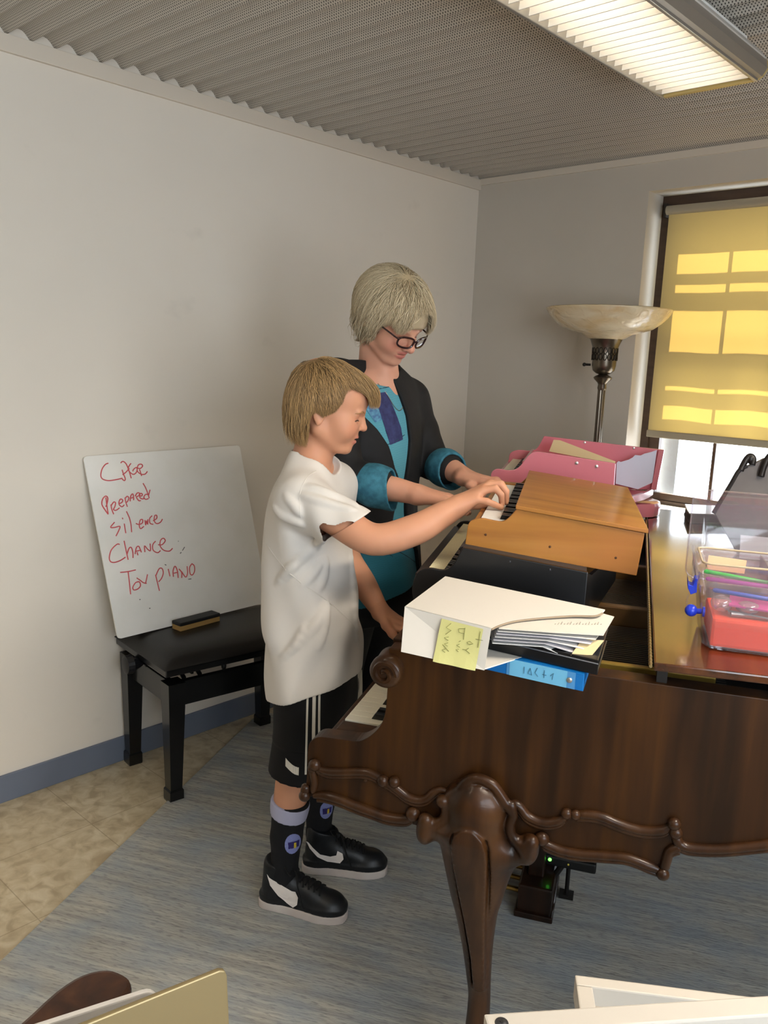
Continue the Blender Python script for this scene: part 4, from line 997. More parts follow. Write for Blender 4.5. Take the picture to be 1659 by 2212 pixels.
# ------------------------------------------------------------------ folders stacked on the near rim
bt = {'box': [(0.134, -0.043), (0.303, -0.109), (0.151, 0.184), (0.478, 0.047)]}
m_white = mat('white_card', 'd3cec5', .7); m_card = mat('cut_card_edge', '8d7c66', .8)
bx = thing('magazine_file', 'white cardboard magazine file with a yellow note, stuffed with papers, lying on its side', 'file box', (.2, 0, .957), 'P')
ZT, ZBt = 1.052, .985
c00 = Vector((.128, -.045, 0)); cR = Vector((.300, -.107, 0)); cF = Vector((.148, .205, 0)); cX = Vector((.478, .075, 0))
def V3(p, z): return (p.x, p.y, z)
BF0, BF1 = [(0.14, -0.102), (0.297, -0.134)]
b0_, b1_ = Vector((BF0[0], BF0[1], 0)), Vector((BF1[0], BF1[1], 0))
w = MB(); w.poly([V3(c00, ZT), V3(cR, ZT), V3(b1_, ZBt), V3(b0_, ZBt)], (-.0006, .0015, 0)); w.build('front_panel', m_white, bx)
cut = crom([(cR.x, cR.y), (.312, -.075), (.335, -.04), (.38, .0), (.43, .035), (.465, .05), (cX.x, cX.y)], 4)
w = MB(); w.poly([V3(c00, ZT)] + [(a, b_, ZT) for a, b_ in cut] + [V3(cX + Vector((.004, .02, 0)), ZT), V3(cF, ZT)], (0, 0, -.0025)); w.build('top_panel', m_white, bx)
w = MB(); w.tube([(a, b_, ZT - .002) for a, b_ in cut], .0022, 5); w.build('cut_edge', m_card, bx)
w = MB(); w.poly([V3(b0_, ZBt), V3(c00, ZT - .003), V3(cF, ZT - .003), V3(cF, ZBt)], (.0015, .0004, 0)); w.build('side_panel', m_white, bx)
w = MB(); w.poly([V3(b0_ + Vector((.002, .003, 0)), ZBt), V3(b1_ + Vector((0, .004, 0)), ZBt), (.44, .10, ZBt), V3(cF, ZBt)], (0, 0, .002)); w.build('bottom_panel', m_white, bx)
# yellow note
def onF(u, v):
    a = c00.lerp(cR, u); b_ = b0_.lerp(b1_, u)
    p = a.lerp(b_, v); return Vector((p.x, p.y, ZT + (ZBt - ZT) * v)) + Vector((-.001, -.0022, 0))
w = MB(); rows = []
for j in range(9):
    v = .05 + .99 * j / 8
    rows.append([onF(.455 + .47 * i / 8 + .03 * (j / 8) * (i / 8 - 1.6), v) + Vector((0, -.004 * max(0, v - .7) * (1 + .5 * math.sin(i * 1.3)), 0)) for i in range(9)])
w.grid(rows); note = w.build('sticky_note', mat('note_yellow', 'c9c684', .75), bx, label='pale yellow sticky note with pencil words')
NT = [[(.90, .12), (.90, .50)], [(.86, .32), (.94, .31)], [(.80, .40), (.84, .44), (.80, .48), (.77, .44), (.80, .40)], [(.80, .56), (.77, .62), (.73, .62)], [(.77, .62), (.82, .68)],
      [(.73, .12), (.73, .40)], [(.73, .14), (.66, .18), (.67, .26), (.73, .26)], [(.70, .44), (.68, .47)], [(.69, .52), (.66, .56), (.70, .59)], [(.69, .64), (.66, .66), (.69, .70)],
      [(.57, .10), (.52, .22), (.58, .26), (.52, .38)], [(.56, .42), (.51, .46), (.56, .50)], [(.56, .55), (.52, .60), (.56, .63)], [(.50, .62), (.58, .74)], [(.54, .70), (.50, .74), (.54, .78)]]
w = MB()
for s_ in NT: w.tube([onF(u, v) + Vector((0, -.0012, 0)) for u, v in s_], .0005, 4)
w.build('lettering', mat('pencil_grey', '77773f', .8), note)
# papers
for k, (z, dx, c) in enumerate(((1.046, .0, 'cfc9be'), (1.041, -.012, 'd2d0cb'), (1.036, -.02, 'c3c1c8'), (1.030, -.03, 'cfcdca'), (1.024, -.04, 'bdbbc0'), (1.018, -.05, 'cfcfcd'))):
    w = MB(); e = .012 * k
    w.grid([[(.31 - .002 * k, -.085 - .000 * k, z), (.40 + dx * .3, -.085 + .02, z - .001), (.485 + dx, -.035 - e * .6, z - .004 - .002 * k)], [(.25, .14, z), (.38, .14, z), (.50 + dx * .5, .085, z - .003)]])
    w.build('paper', mat('paper_%d' % k, c, .8), bx, solid=.001)
w = MB()
for i in range(16):
    p = Vector((.40, -.02, 1.0468)).lerp(Vector((.478, .02, 1.0445)), i / 15); w.tube([p, p + Vector((.001, .004 + .006 * ((i * 7) % 3), 0))], .0006, 4)
w.build('lettering', mat('print_grey', '9a948a', .8), bx)
w = MB(); w.grid([[(.435, -.075, 1.012), (.47, -.065, 1.014)], [(.45, -.035, 1.03), (.487, -.025, 1.03)]]); w.build('divider_tab', mat('manila', 'cbb48a', .8), bx, solid=.0012)
# binders
m_bb = mat('black_binder_vinyl', '121315', .3, coat=.2)
bb = thing('ring_binder', 'black ring binder under the papers of the white magazine file', 'binder', (.38, 0, .985), 'P')
q0, q1 = [(0.284, -0.032), (0.482, -0.088)]
dv = Vector((q1[0] - q0[0], q1[1] - q0[1], 0)); dn = Vector((.05, 1, 0)).normalized()
qa = Vector((q0[0], q0[1], 0)); qb = Vector((q1[0], q1[1], 0))
def slabq(a, b_, depth, z0, z1, bev=.002):
    w = MB(); w.poly([(a.x, a.y, z0), (b_.x, b_.y, z0), (b_.x + dn.x * depth, b_.y + dn.y * depth, z0), (a.x + dn.x * depth, a.y + dn.y * depth, z0)], (0, 0, z1 - z0), bev=bev); return w
slabq(qa, qb, .19, .9875, .990).build('back_cover', m_bb, bb)
slabq(qa + Vector((0, 0, 0)), qb, .004, .9875, 1.014, .0015).build('spine', m_bb, bb)
slabq(qa, qb, .19, 1.0115, 1.014).build('front_cover', m_bb, bb)
w = MB(); w.tube([qa + Vector((0, -.001, 1.008)), qb + Vector((0, -.001, 1.008))], .0012, 5); w.build('spine_seam', mat('vinyl_seam', '6a6c70', .3), bb)
bu_ = thing('ring_binder', 'bright blue ring binder with light blue spine label, bottom of the stack on the piano', 'binder', (.35, 0, .955), 'P')
m_bl = mat('blue_binder', '0f6cb4', .35, coat=.2)
r0, r1 = [(0.282, -0.051), (0.461, -0.089)]
ra_, rb_ = Vector((r0[0], r0[1], 0)), Vector((r1[0], r1[1], 0))
dn = Vector((.05, 1, 0)).normalized()
slabq(ra_, rb_, .2, .9555, .958).build('back_cover', m_bl, bu_)
slabq(ra_, rb_, .004, .9555, .9865, .0015).build('spine', m_bl, bu_)
slabq(ra_, rb_, .2, .984, .9865).build('front_cover', m_bl, bu_)
def onS(u, v, d=.0012): p = ra_.lerp(rb_, u) - dn * d; return Vector((p.x, p.y, .956 + .030 * v))
w = MB(); w.grid([[onS(.27, 0), onS(.84, 0)], [onS(.27, 1), onS(.84, 1)]]); lb = w.build('spine_label', mat('label_blue', '6fb4d6', .5), bu_)
w = MB(); w.grid([[onS(.24, 0, .0008), onS(.92, 0, .0008)], [onS(.24, 1, .0008), onS(.92, 1, .0008)]]); w.build('tape', mat('tape_blue', '4f8fc4', .25, coat=.5), bu_)
w = MB()
for s_ in ([(.62, .75), (.62, .3)], [(.60, .5), (.64, .48)], [(.55, .8), (.53, .5), (.56, .3)], [(.48, .7), (.46, .35), (.5, .3), (.48, .7)], [(.42, .7), (.42, .3)], [(.70, .3), (.71, .7), (.68, .5)]): w.tube([onS(u, v, .0018) for u, v in s_], .0007, 4)
w.build('lettering', mat('ink_grey', '3f6f8a', .8), lb)
pr = onS(.865, .5, .002); w = MB(); w.ell(pr, (.005, .002, .005), seg=12); w.build('rivet', mat('rivet_steel', 'b9b5ae', .3, .9), bu_, True)
# ------------------------------------------------------------------ clear storage box on the piano lid
def clear_mat(name, tint, frost, gloss=.06):
    m = bpy.data.materials.new(name); m.use_nodes = True
    n, l = m.node_tree.nodes, m.node_tree.links
    n.remove(n['Principled BSDF'])
    tr = n.new('ShaderNodeBsdfTransparent'); tr.inputs[0].default_value = lin(tint)
    gl = n.new('ShaderNodeBsdfGlossy'); gl.inputs['Roughness'].default_value = .08
    df = n.new('ShaderNodeBsdfDiffuse'); df.inputs[0].default_value = lin('e8e6ea')
    m1 = n.new('ShaderNodeMixShader'); m2 = n.new('ShaderNodeMixShader'); fz = n.new('ShaderNodeLayerWeight'); r = n.new('ShaderNodeValToRGB')
    r.color_ramp.elements[0].color = (gloss,) * 3 + (1,); r.color_ramp.elements[1].color = (.8,) * 3 + (1,); e = r.color_ramp.elements.new(.75); e.color = (gloss * 2.2,) * 3 + (1,)
    l.new(fz.outputs['Facing'], r.inputs[0]); m1.inputs[0].default_value = frost
    l.new(tr.outputs[0], m1.inputs[1]); l.new(df.outputs[0], m1.inputs[2])
    l.new(r.outputs[0], m2.inputs[0]); l.new(m1.outputs[0], m2.inputs[1]); l.new(gl.outputs[0], m2.inputs[2]); l.new(m2.outputs[0], n['Material Output'].inputs[0])
    return m
m_clr = clear_mat('clear_plastic', 'f8f8fb', .03); m_frost = clear_mat('frosted_plastic', 'f6f3f5', .055)
def rrect(x0, x1, y0, y1, r, z, n=5):
    out = []
    for cx, cy, a in ((x1 - r, y1 - r, 0), (x0 + r, y1 - r, 90), (x0 + r, y0 + r, 180), (x1 - r, y0 + r, 270)):
        for k in range(n + 1):
            t = math.radians(a + 90 * k / n); out.append((cx + r * math.cos(t), cy + r * math.sin(t), z))
    return out
tb = thing('storage_box', 'clear plastic storage box with its lid open and orange contents, standing on the piano lid', 'box', (.84, .18, 1.0), 'P')
w = MB(); w.loft([rrect(.668, 1.02, .10, .26, .02, 1.0012), rrect(.660, 1.03, .09, .27, .022, 1.008), rrect(.645, 1.045, .082, .282, .024, 1.118), rrect(.640, 1.05, .077, .287, .026, 1.120), rrect(.640, 1.05, .077, .287, .026, 1.142)], caps=False)
w.bm.faces.new(w.bm.verts[:24][::-1])
w.build('body', m_frost, tb, True, solid=.002, ang=50)
w = MB(); w.tube([Vector(p) for p in rrect(.640, 1.05, .077, .287, .026, 1.143)] + [Vector(rrect(.640, 1.05, .077, .287, .026, 1.143)[0])], .0022, 6); w.build('rim', m_frost, tb, True)
def vrect(x0, x1, z0, z1, r, y): return [(a, y, b_) for a, b_, _ in rrect(x0, x1, z0, z1, r, 0)]
w = MB(); w.loft([vrect(.63, 1.05, 1.085, 1.268, .022, .290), vrect(.63, 1.05, 1.085, 1.268, .022, .300), vrect(.636, 1.044, 1.092, 1.262, .02, .304), vrect(.655, 1.02, 1.11, 1.238, .02, .325)], caps=False)
w.bm.verts.ensure_lookup_table(); w.bm.faces.new(w.bm.verts[-24:])
w.build('box_lid', m_clr, tb, True, solid=.0016, ang=50)
w = MB(); vr = vrect(.63, 1.05, 1.085, 1.268, .022, .290); w.tube([Vector(p) for p in vr + vr[:1]], .0018, 6); w.build('lid_rim', m_frost, tb, True)
m_blu = mat('blue_latch', '2340d0', .3, coat=.3)
w = MB(); w.poly([(a, .12, z) for a, z in ((.624, 1.125), (.627, 1.112), (.634, 1.110), (.637, 1.124), (.641, 1.124), (.642, 1.098), (.632, 1.093), (.626, 1.104))], (0, .03, 0), bev=.001); w.build('latch', m_blu, tb)
w = MB(); w.ell((.6365, .13, 1.0605), (.0115,) * 3, seg=20); w.lathe([(.0, 0), (.0095, .001), (.0095, .005), (.0, .006)], (.6555, .13, 1.0605), 18, axis='X', caps=False); w.tube([(.645, .13, 1.0605), (.655, .13, 1.0605)], .005, 10); w.build('handle_pivot', m_blu, tb, True)
w = MB(); w.tube(crom([(.6385, .1305, 1.106), (.628, .131, 1.085), (.628, .13, 1.072), (.632, .13, 1.066)], 5), .0016, 6); w.tube([(.633, .13, 1.118), (.637, .17, 1.15), (.636, .25, 1.16)], .003, 6); w.build('carry_handle', m_clr, tb, True)
# removable tray
ty = thing('insert_tray', 'shallow clear divided tray sitting tilted in the top of the storage box', 'tray', (.82, .2, 1.10), 'P')
w = MB(); w.loft([rrect(.668, 1.0, .15, .26, .012, 1.112), rrect(.655, 1.02, .135, .272, .014, 1.15), rrect(.648, 1.03, .128, .278, .016, 1.152)], caps=False)
w.bm.verts.ensure_lookup_table(); w.bm.faces.new(w.bm.verts[:24][::-1]); w.build('tray_shell', m_frost, ty, True, solid=.0016, ang=50)
rr_ = rrect(.648, 1.03, .128, .278, .016, 1.153)
w = MB(); w.tube([Vector(p) for p in rr_ + rr_[:1]], .0022, 6); w.build('tray_rim', mat('tray_rim_plastic', 'd9c7a6', .3, trans=.4), ty, True)
w = MB(); w.box((.765, .203, 1.132), (.002, .136, .038)); w.build('divider', m_frost, ty)
w = MB(); w.box((.85, .203, 1.132), (.002, .136, .038)); w.build('divider', m_frost, ty)
# contents
def inbox(name, label, cat, build, m, smooth=False):
    w = MB(); build(w); o = place_p(w.build(name, m, None, smooth)); return tagged(o, label, cat)
inbox('foam_block', 'orange plastic block filling the bottom of the clear storage box', 'block', lambda w: w.span((.672, .104, 1.0035), (1.018, .256, 1.058), bev=.006), mat('orange_plastic', 'f0481a', .5))
inbox('pink_card', 'magenta card lying on the orange block inside the clear storage box', 'card', lambda w: w.poly([(.70, .125, 1.078), (.83, .118, 1.073), (.84, .2, 1.079), (.71, .21, 1.083)], (0, 0, .003)), mat('magenta_card', 'c24a92', .6))
inbox('cream_card', 'cream card lying in the tray of the storage box behind the coloured pens', 'card', lambda w: w.poly([(.665, .24, 1.118), (.735, .24, 1.116), (.737, .243, 1.142), (.667, .243, 1.145)], (0, .002, 0)), mat('cream_card', 'ecc39a', .7))
inbox('red_card', 'red card standing in the right part of the storage box tray', 'card', lambda w: w.poly([(.775, .2, 1.118), (.86, .2, 1.118), (.86, .2, 1.15), (.778, .2, 1.152)], (0, .003, 0)), mat('red_card', 'b23a3e', .6))
def pen(a, b_, r): return lambda w: w.tube([a, Vector(a).lerp(Vector(b_), .02), Vector(a).lerp(Vector(b_), .98), b_], [r * .55, r, r, r * .55], 10)
GP = 'coloured pens in the storage box tray'
for nm, lb, a, b_, c in (('marker_pen', 'long green pen lying in the storage box tray, rearmost of three', (.654, .16, 1.131), (.80, .165, 1.117), '4fc05c'),
                        ('marker_pen', 'long magenta pen lying in the storage box tray, middle of three', (.657, .146, 1.1205), (.83, .15, 1.1155), 'b0479c'),
                        ('marker_pen', 'long dark blue pen lying in the storage box, front of three', (.668, .108, 1.1095), (.83, .112, 1.0985), '3a4fa6')):
    o = inbox(nm, lb, 'pen', pen(a, b_, .0042), mat('pen_' + c, c, .35), True); o['group'] = GP
inbox('scissors', 'grey metal scissors lying on the orange block inside the clear storage box', 'scissors', lambda w: (w.tube([(.70, .13, 1.066), (.74, .125, 1.064), (.80, .118, 1.062)], [.004, .004, .0015], 6), w.tube([(.705, .122, 1.064), (.74, .127, 1.063), (.80, .122, 1.061)], [.004, .004, .0015], 6)), mat('scissor_steel', '8f949a', .3, .8), True)
inbox('plastic_bag', 'small crumpled clear bag on the orange block inside the storage box', 'bag', lambda w: (w.ell((.69, .15, 1.075), (.02, .025, .015), seg=10), w.ell((.735, .14, 1.075), (.022, .02, .012), seg=8)), clear_mat('bag_film', 'f0dcdc', .22, .15), True)
# ------------------------------------------------------------------ book, slanted board and sheet further back on the lid
bk = thing('book', 'thick closed dark book with pale cover lying on the piano lid near the window', 'book', (.77, 1.54, 1.0), 'P')
w = MB(); w.poly([(.703, 1.44, 1.031), (.86, 1.50, 1.031), (.85, 1.68, 1.031), (.698, 1.64, 1.031)], (0, 0, .004), bev=.001); w.build('front_cover', mat('book_cover', '8d8882', .35, coat=.3), bk)
w = MB(); w.poly([(.705, 1.443, 1.0045), (.857, 1.502, 1.0045), (.848, 1.676, 1.0045), (.701, 1.638, 1.0045)], (0, 0, .0262)); w.build('page_block', mat('book_dark', '2a2422', .6), bk)
w = MB(); w.poly([(.703, 1.44, 1.0005), (.86, 1.50, 1.0005), (.85, 1.68, 1.0005), (.698, 1.64, 1.0005)], (0, 0, .004), bev=.001); w.build('back_cover', MATS['book_dark'], bk)
md = thing('music_desk', 'dark grey slanted board with black rounded edge standing behind the clear storage box', 'board', (.88, 1.02, 1.0), 'P')
MDP = [(0.742, 1.107), (0.759, 1.144), (0.782, 1.192), (0.8, 1.23), (0.82, 1.244), (0.84, 1.254), (0.861, 1.267), (0.952, 1.289), (0.988, 0.983), (0.87, 0.983), (0.811, 1.001)]
MDP = [(a, max(z, 1.001)) for a, z in MDP]
m_dg = speckle('desk_grey', '5b5656', '6a6462', (6,) * 3, .45)
w = MB(); w.poly([(a, 1.0 + .3 * (z - 1.0), z) for a, z in MDP], (0, .02, 0), bev=.003); w.build('panel', m_dg, md)
w = MB(); w.tube([(a - .002, .997 + .3 * (z - 1.0), z) for a, z in crom(MDP[0:5], 4)], .006, 8); w.build('edge_trim', mat('trim_black', '1a1412', .4), md, True)
HN = [(0.802, 1.23), (0.81, 1.251), (0.818, 1.266), (0.826, 1.271), (0.833, 1.263), (0.831, 1.248)]
w = MB(); w.tube([(a, .998 + .3 * (z - 1), z) for a, z in crom(HN, 4)], .009, 10); w.ell((HN[3][0], .998 + .3 * (HN[3][1] - 1), HN[3][1] - .008), (.012, .012, .014)); w.build('hook', MATS['trim_black'], md, True)
HN = [(0.856, 1.218), (0.86, 1.24), (0.867, 1.263), (0.875, 1.277)]
w = MB(); w.tube([(a, .992 + .3 * (z - 1), z) for a, z in crom(HN, 4)], .009, 10); w.build('hook', MATS['trim_black'], md, True)
SP = [(0.808, 1.065), (0.876, 1.065), (0.946, 1.065), (0.951, 0.973), (0.811, 0.977)]
w = MB(); w.poly([(a, .945 + .06 * (z - 1.0), max(z, 1.0015)) for a, z in SP], (0, .002, 0)); o = place_p(w.build('paper_sheet', mat('sheet_white', 'c9c3c4', .7), None))
tagged(o, 'blank white sheet propped against the dark grey board behind the storage box', 'paper')
# ------------------------------------------------------------------ near objects at the bottom of the view
m_champ = mat('champagne_metal', '8f7f5c', .42, .6)
lp = thing('laptop', 'open gold laptop seen from behind its upright lid at the bottom left', 'laptop', (2.1, -3.15, .705))
A_, B_ = Vector((2.000, -3.312, 0)), Vector((2.061, -3.0415, 0)); d = (B_ - A_).normalized(); nn = Vector((d.y, -d.x, 0))
def lid_pt(s, z, k): return A_ + d * s + nn * (k + (z - .93) * -.12) + Vector((0, 0, z))
L_ = (B_ - A_).length
ol = [(0, .715), (L_, .715), (L_, .922), (L_ - .002, .9275), (L_ - .007, .93), (0, .93)]
w = MB(); w.poly([lid_pt(s, z, 0) for s, z in ol], nn * .005, bev=.0015); w.build('screen_lid', m_champ, lp)
w = MB(); w.poly([lid_pt(0, .715, 0), lid_pt(L_, .715, 0), lid_pt(L_, .715, .2), lid_pt(0, .715, .2)], (0, 0, -.012), bev=.002); w.build('base', m_champ, lp)
tbp = thing('tablet', 'pale grey tablet with rounded corner standing behind the gold laptop', 'tablet', (1.98, -3.2, .705))
A2, B2 = Vector((1.93, -3.30, 0)), Vector((2.004, -3.079, 0)); d2 = (B2 - A2).normalized(); n2 = Vector((d2.y, -d2.x, 0)); L2 = (B2 - A2).length
def tp(s, z): return A2 + d2 * s + n2 * ((z - .9) * -.2) + Vector((0, 0, z))
ol = [(0, .712), (L2, .712), (L2, .88)] + [(L2 - .014 + .014 * math.cos(a), .883 + .014 * math.sin(a)) for a in np.linspace(.2, math.pi / 2, 6)] + [(0, .897)]
w = MB(); w.poly([tp(s, z) for s, z in ol], n2 * .006, bev=.0015); w.build('shell', mat('tablet_grey', 'd2d0ce', .4, .0), tbp)
dk = thing('side_table', 'small table under the laptop, below the bottom edge of the view', 'table', (2.12, -3.45, 0))
w = MB(); w.span((1.88, -3.85, .68), (2.30, -3.06, .703), bev=.003); w.build('table_top', m_maple, dk)
for x in (1.91, 2.27):
    for y in (-3.82, -3.09): w = MB(); w.span((x - .018, y - .018, .0095), (x + .018, y + .018, .68)); w.build('leg', m_maple, dk)
# wooden chair with a rounded arm
m_ch = wood('chair_walnut', '24140c', '3a2113', '4d2f1b', .35, .3)
ch = thing('armchair', 'dark brown wooden chair, only its rounded arm showing behind the tablet', 'chair', (1.6, -3.2, 0))
ARM = [(1.760, -3.25), (1.752, -3.12), (1.7495, -3.01), (1.746, -2.965), (1.732, -2.951), (1.712, -2.951), (1.688, -2.962), (1.674, -2.99), (1.678, -3.03), (1.700, -3.09), (1.712, -3.15), (1.715, -3.25)]
w = MB(); w.poly([(a, b_, .632) for a, b_ in crom(ARM, 3)], (0, 0, .03), bev=.006); w.build('armrest', m_ch, ch)
w = MB(); w.poly([(2.94 - a - .02 - 1.7 + 1.7 - 1.72 + .26, b_, .632) for a, b_ in crom(ARM, 3)], (0, 0, .03), bev=.006); w.build('armrest', m_ch, ch)
w = MB(); w.span((1.22, -3.75, .42), (1.72, -3.28, .45), bev=.008); w.build('seat', m_ch, ch)
w = MB(); w.span((1.22, -3.79, .55), (1.74, -3.755, .95), bev=.008); w.build('backrest', m_ch, ch)
for x in (1.225, 1.735):
    for y, h in ((-3.26, .635), (-3.77, .56)):
        w = MB(); w.span((x - .018, y - .018, .0095), (x + .018, y + .018, h), bev=.004); w.build('leg', m_ch, ch)
# white rack
m_wh = mat('white_rack_paint', 'b9b2a7', .5)
rk = thing('white_rack', 'white painted rack with a dark screw in its top rail at the bottom right', 'rack', (2.4, -2.75, 0))
a, b_ = Vector((2.2518, -2.8852, .9)), Vector((2.4351, -2.6646, .9)); d = (b_ - a).normalized(); nn = Vector((d.y, -d.x, 0))
e = a + d * .55
w = MB(); w.poly([a, e, e + nn * .024, a + nn * .024], (0, 0, -.034), bev=.002); w.build('top_rail', m_wh, rk)
sc_ = a + d * .014 + nn * .012
w = MB(); w.lathe([(.0, .0015), (.0035, .0015), (.0045, .0008), (.0062, .0008), (.0068, -.001), (.0, -.001)], sc_, 18, caps=False); sw = w.build('screw', mat('screw_grey', '4b4a4c', .35, .7), rk, True)
w = MB(); w.tube([sc_ + Vector((0, 0, .001)), sc_ + Vector((0, 0, .0022))], .002, 6); w.build('screw_socket', mat('socket_dark', '161616', .6), sw)
c_, g_ = Vector((2.2167, -2.6397, .78)), Vector((2.3727, -2.528, .78)); dd = (g_ - c_).normalized(); n3 = Vector((dd.y, -dd.x, 0))
g_ = c_ + dd * .6
def bar(p, q, wd, nv, h): 
    w.poly([p, q, q + nv * wd, p + nv * wd], (0, 0, -h), bev=.002)
w = MB(); bar(c_, g_, .017, n3, .03); bar(c_ + n3 * .0172, c_ + n3 * .30, .019, dd, .03); bar(c_ + n3 * .30, c_ + n3 * .30 + dd * .6, .017, n3, .03)
w.build('lower_frame', m_wh, rk)
w = MB(); w.poly([c_ + n3 * .02 + dd * .02, c_ + n3 * .02 + dd * .58, c_ + n3 * .31 + dd * .58, c_ + n3 * .31 + dd * .02], (0, 0, -.004)); w.xf(Matrix.Translation((0, 0, -.024))); w.build('frame_panel', mat('rack_panel', '7d786f', .7), rk)
for p in (c_ + n3 * .02 + dd * .03, c_ + n3 * .31 + dd * .03, c_ + n3 * .02 + dd * .57, c_ + n3 * .31 + dd * .57):
    w = MB(); w.span((p.x - .012, p.y - .012, .0095), (p.x + .012, p.y + .012, .755)); w.build('leg', m_wh, rk)
for p in (a + d * .02 + nn * .015, a + d * .53 + nn * .015):
    w = MB(); w.span((p.x - .012, p.y - .012, .0095), (p.x + .012, p.y + .012, .868)); w.build('leg', m_wh, rk)
# ------------------------------------------------------------------ people (piano-aligned coordinates)
def frame_of(o, yaw, pitch=0., roll=0., sc=.001):
    """head frame: x forward, y left, z up; columns scaled to millimetres"""
    y, p, r = math.radians(yaw), math.radians(pitch), math.radians(roll)
    f = np.array([math.cos(y), math.sin(y), 0]); s_ = np.array([-math.sin(y), math.cos(y), 0]); u = np.array([0, 0, 1.])
    f2 = f * math.cos(p) - u * math.sin(p); u2 = f * math.sin(p) + u * math.cos(p)
    s2 = s_ * math.cos(r) + u2 * math.sin(r); u3 = -s_ * math.sin(r) + u2 * math.cos(r)
    return np.stack([f2, s2, u3], 1), np.array(o, float)
class HF:
    """draws into a field in head millimetres"""
    def __init__(s, F, fr, sc): s.F, s.fr, s.k = F, fr, sc * .001
    def ell(s, c, r, k=0, op='u', R=None): s.F.ell(np.array(c) * s.k, np.array(r) * s.k, k * s.k, op, s.fr, R)
    def cap(s, p, q, a, b, k=0, op='u'): s.F.cap(np.array(p) * s.k, np.array(q) * s.k, a * s.k, b * s.k, k * s.k, op, s.fr)
    def pt(s, p): return s.fr[0] @ (np.array(p, float) * s.k) + s.fr[1]
def rot2(ax, deg):
    return np.array(Matrix.Rotation(math.radians(deg), 3, ax))
def head(F, fr, sc, child, dz=0):
    h = HF(F, fr, sc)
    h.ell((-8, 0, 36), (97, 74, 80))
    h.ell((-28, 0, 0), (68, 66, 66), 20)
    h.ell((36, 0, -20), (60, 60, 72), 15)
    h.ell((45, 0, 36), (53, 58, 52), 15)
    for s in (-1, 1):
        h.cap((-2, 45 * s, -58), (62, 17 * s, -90), 19, 15, 22)
        ck = (27, 26, 30) if child else (25, 23, 26)
        h.ell((57, 33 * s, -36), ck, 24)
    h.ell((80, 0, -88), (15, 21, 14), 14)
    h.ell((74, 0, -56), (25, 25, 26), 16)
    for s in (-1, 1): h.ell((89, 13 * s, 12), (9, 15, 8), 8); h.ell((79, 33 * s, 12), (11, 17, 8), 8)
    for s in (-1, 1): h.ell((98, 34 * s, -4), (19, 20, 12), 9, 's')
    for s in (-1, 1):
        h.ell((70, 32 * s, -4), (14.5, 15, 13.5), 2.5)
        h.ell((72, 32 * s, 3), (13, 17, 7), 4)
    if child:
        h.cap((93, 0, 1), (105, 0, -22), 7.5, 9, 8); h.ell((106, 0, -24), (9.5, 10.5, 9), 4)
        for s in (-1, 1): h.ell((96, 10 * s, -27), (8, 6, 7), 3)
        for s in (-1, 1): h.ell((103, 5 * s, -33), (4, 2.6, 3), 1.5, 's')
    else:
        h.cap((95, 0, 3), (112, 0, -28), 8, 10.5, 9); h.ell((112, 0, -30), (11, 12, 11), 5)
        for s in (-1, 1): h.ell((102, 13 * s, -33), (9, 7.5, 8), 3)
        for s in (-1, 1): h.ell((110, 6 * s, -41), (4, 3, 3), 1.5, 's')
    h.ell((87, 0, -50.5), (16, 22, 5.8), 3)
    h.ell((84, 0, -64), (17, 20, 6.8), 3)
    h.ell((98, 0, -57), (15, 21, 2.6 if child else 1.7), 1.5, 's')
    for s in (-1, 1):
        R = rot2('Y', -14) @ rot2('Z', -14 * s)
        h.ell((-12, 72 * s, -16), (17, 6.5, 30), 4, 'u', R)
        h.ell((-8, 79 * s, -12), (10, 5, 17), 3, 's', R)
        h.ell((-6, 72 * s, -41), (8, 6, 9), 3)
    return h
def limb(F, pts, rad, k=.02):
    cv = crom([tuple(p) + (r,) for p, r in zip(pts, rad)], 5)
    F.cap(cv[0][:3], cv[1][:3], cv[0][3], cv[1][3], k)
    for a, b in zip(cv[1:], cv[2:]): F.cap(a[:3], b[:3], a[3], b[3], .006)
def finger(F, pts, r0, r1, k=.005): F.chain(pts, np.linspace(r0, r1, len(pts)), k)
SKIN_B, SKIN_W = np.array(lin('c68f70')[:3]), np.array(lin('d09a80')[:3])
def skin_colour(base, h, lipc, blush, child):
    Ri = np.linalg.inv(h.fr[0])
    def f(P):
        q = (P - h.fr[1]) @ Ri.T / h.k
        n = np.sin(P[:, 0] * 90) * np.sin(P[:, 1] * 70 + 1) * np.sin(P[:, 2] * 80)
        c = np.repeat(base[None], len(P), 0) * (1 + .04 * n[:, None])
        def soft(ctr, r): return np.clip(1.5 - np.sqrt((((q - ctr) / r) ** 2).sum(1)), 0, 1)[:, None]
        red = np.array(lin(blush)[:3])
        for s in (-1, 1): c = c + (red - c) * .35 * soft((70, 38 * s, -34), (40, 20, 18))
        c = c + (red - c) * (.25 if child else .5) * soft((108, 0, -30), (14, 14, 14))
        lp = np.array(lin(lipc)[:3])
        for z, w in ((-50.5, 5), (-64, 6)): c = c + (lp - c) * .75 * np.clip(2 * soft((95, 0, z), (19, 22, w)) - .4, 0, 1)
        dk = np.array(lin('7b4a38')[:3])
        c = c + (dk - c) * .8 * np.clip(3 * soft((98, 0, -57), (14, 19, 1.5)) - 1, 0, 1)
        br = np.array(lin('9c7048' if child else '8a7058')[:3])
        for s in (-1, 1): c = c + (br - c) * (.55 if child else .35) * np.clip(2 * soft((86, 27 * s, 14), (18, 18, 3.4)) - .5, 0, 1)
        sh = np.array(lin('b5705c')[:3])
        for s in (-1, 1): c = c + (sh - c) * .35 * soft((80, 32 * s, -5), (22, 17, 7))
        return np.clip(c, 0, 1)
    return f
m_skin = attr_mat('skin', .5, sss=.12, spec=.35)
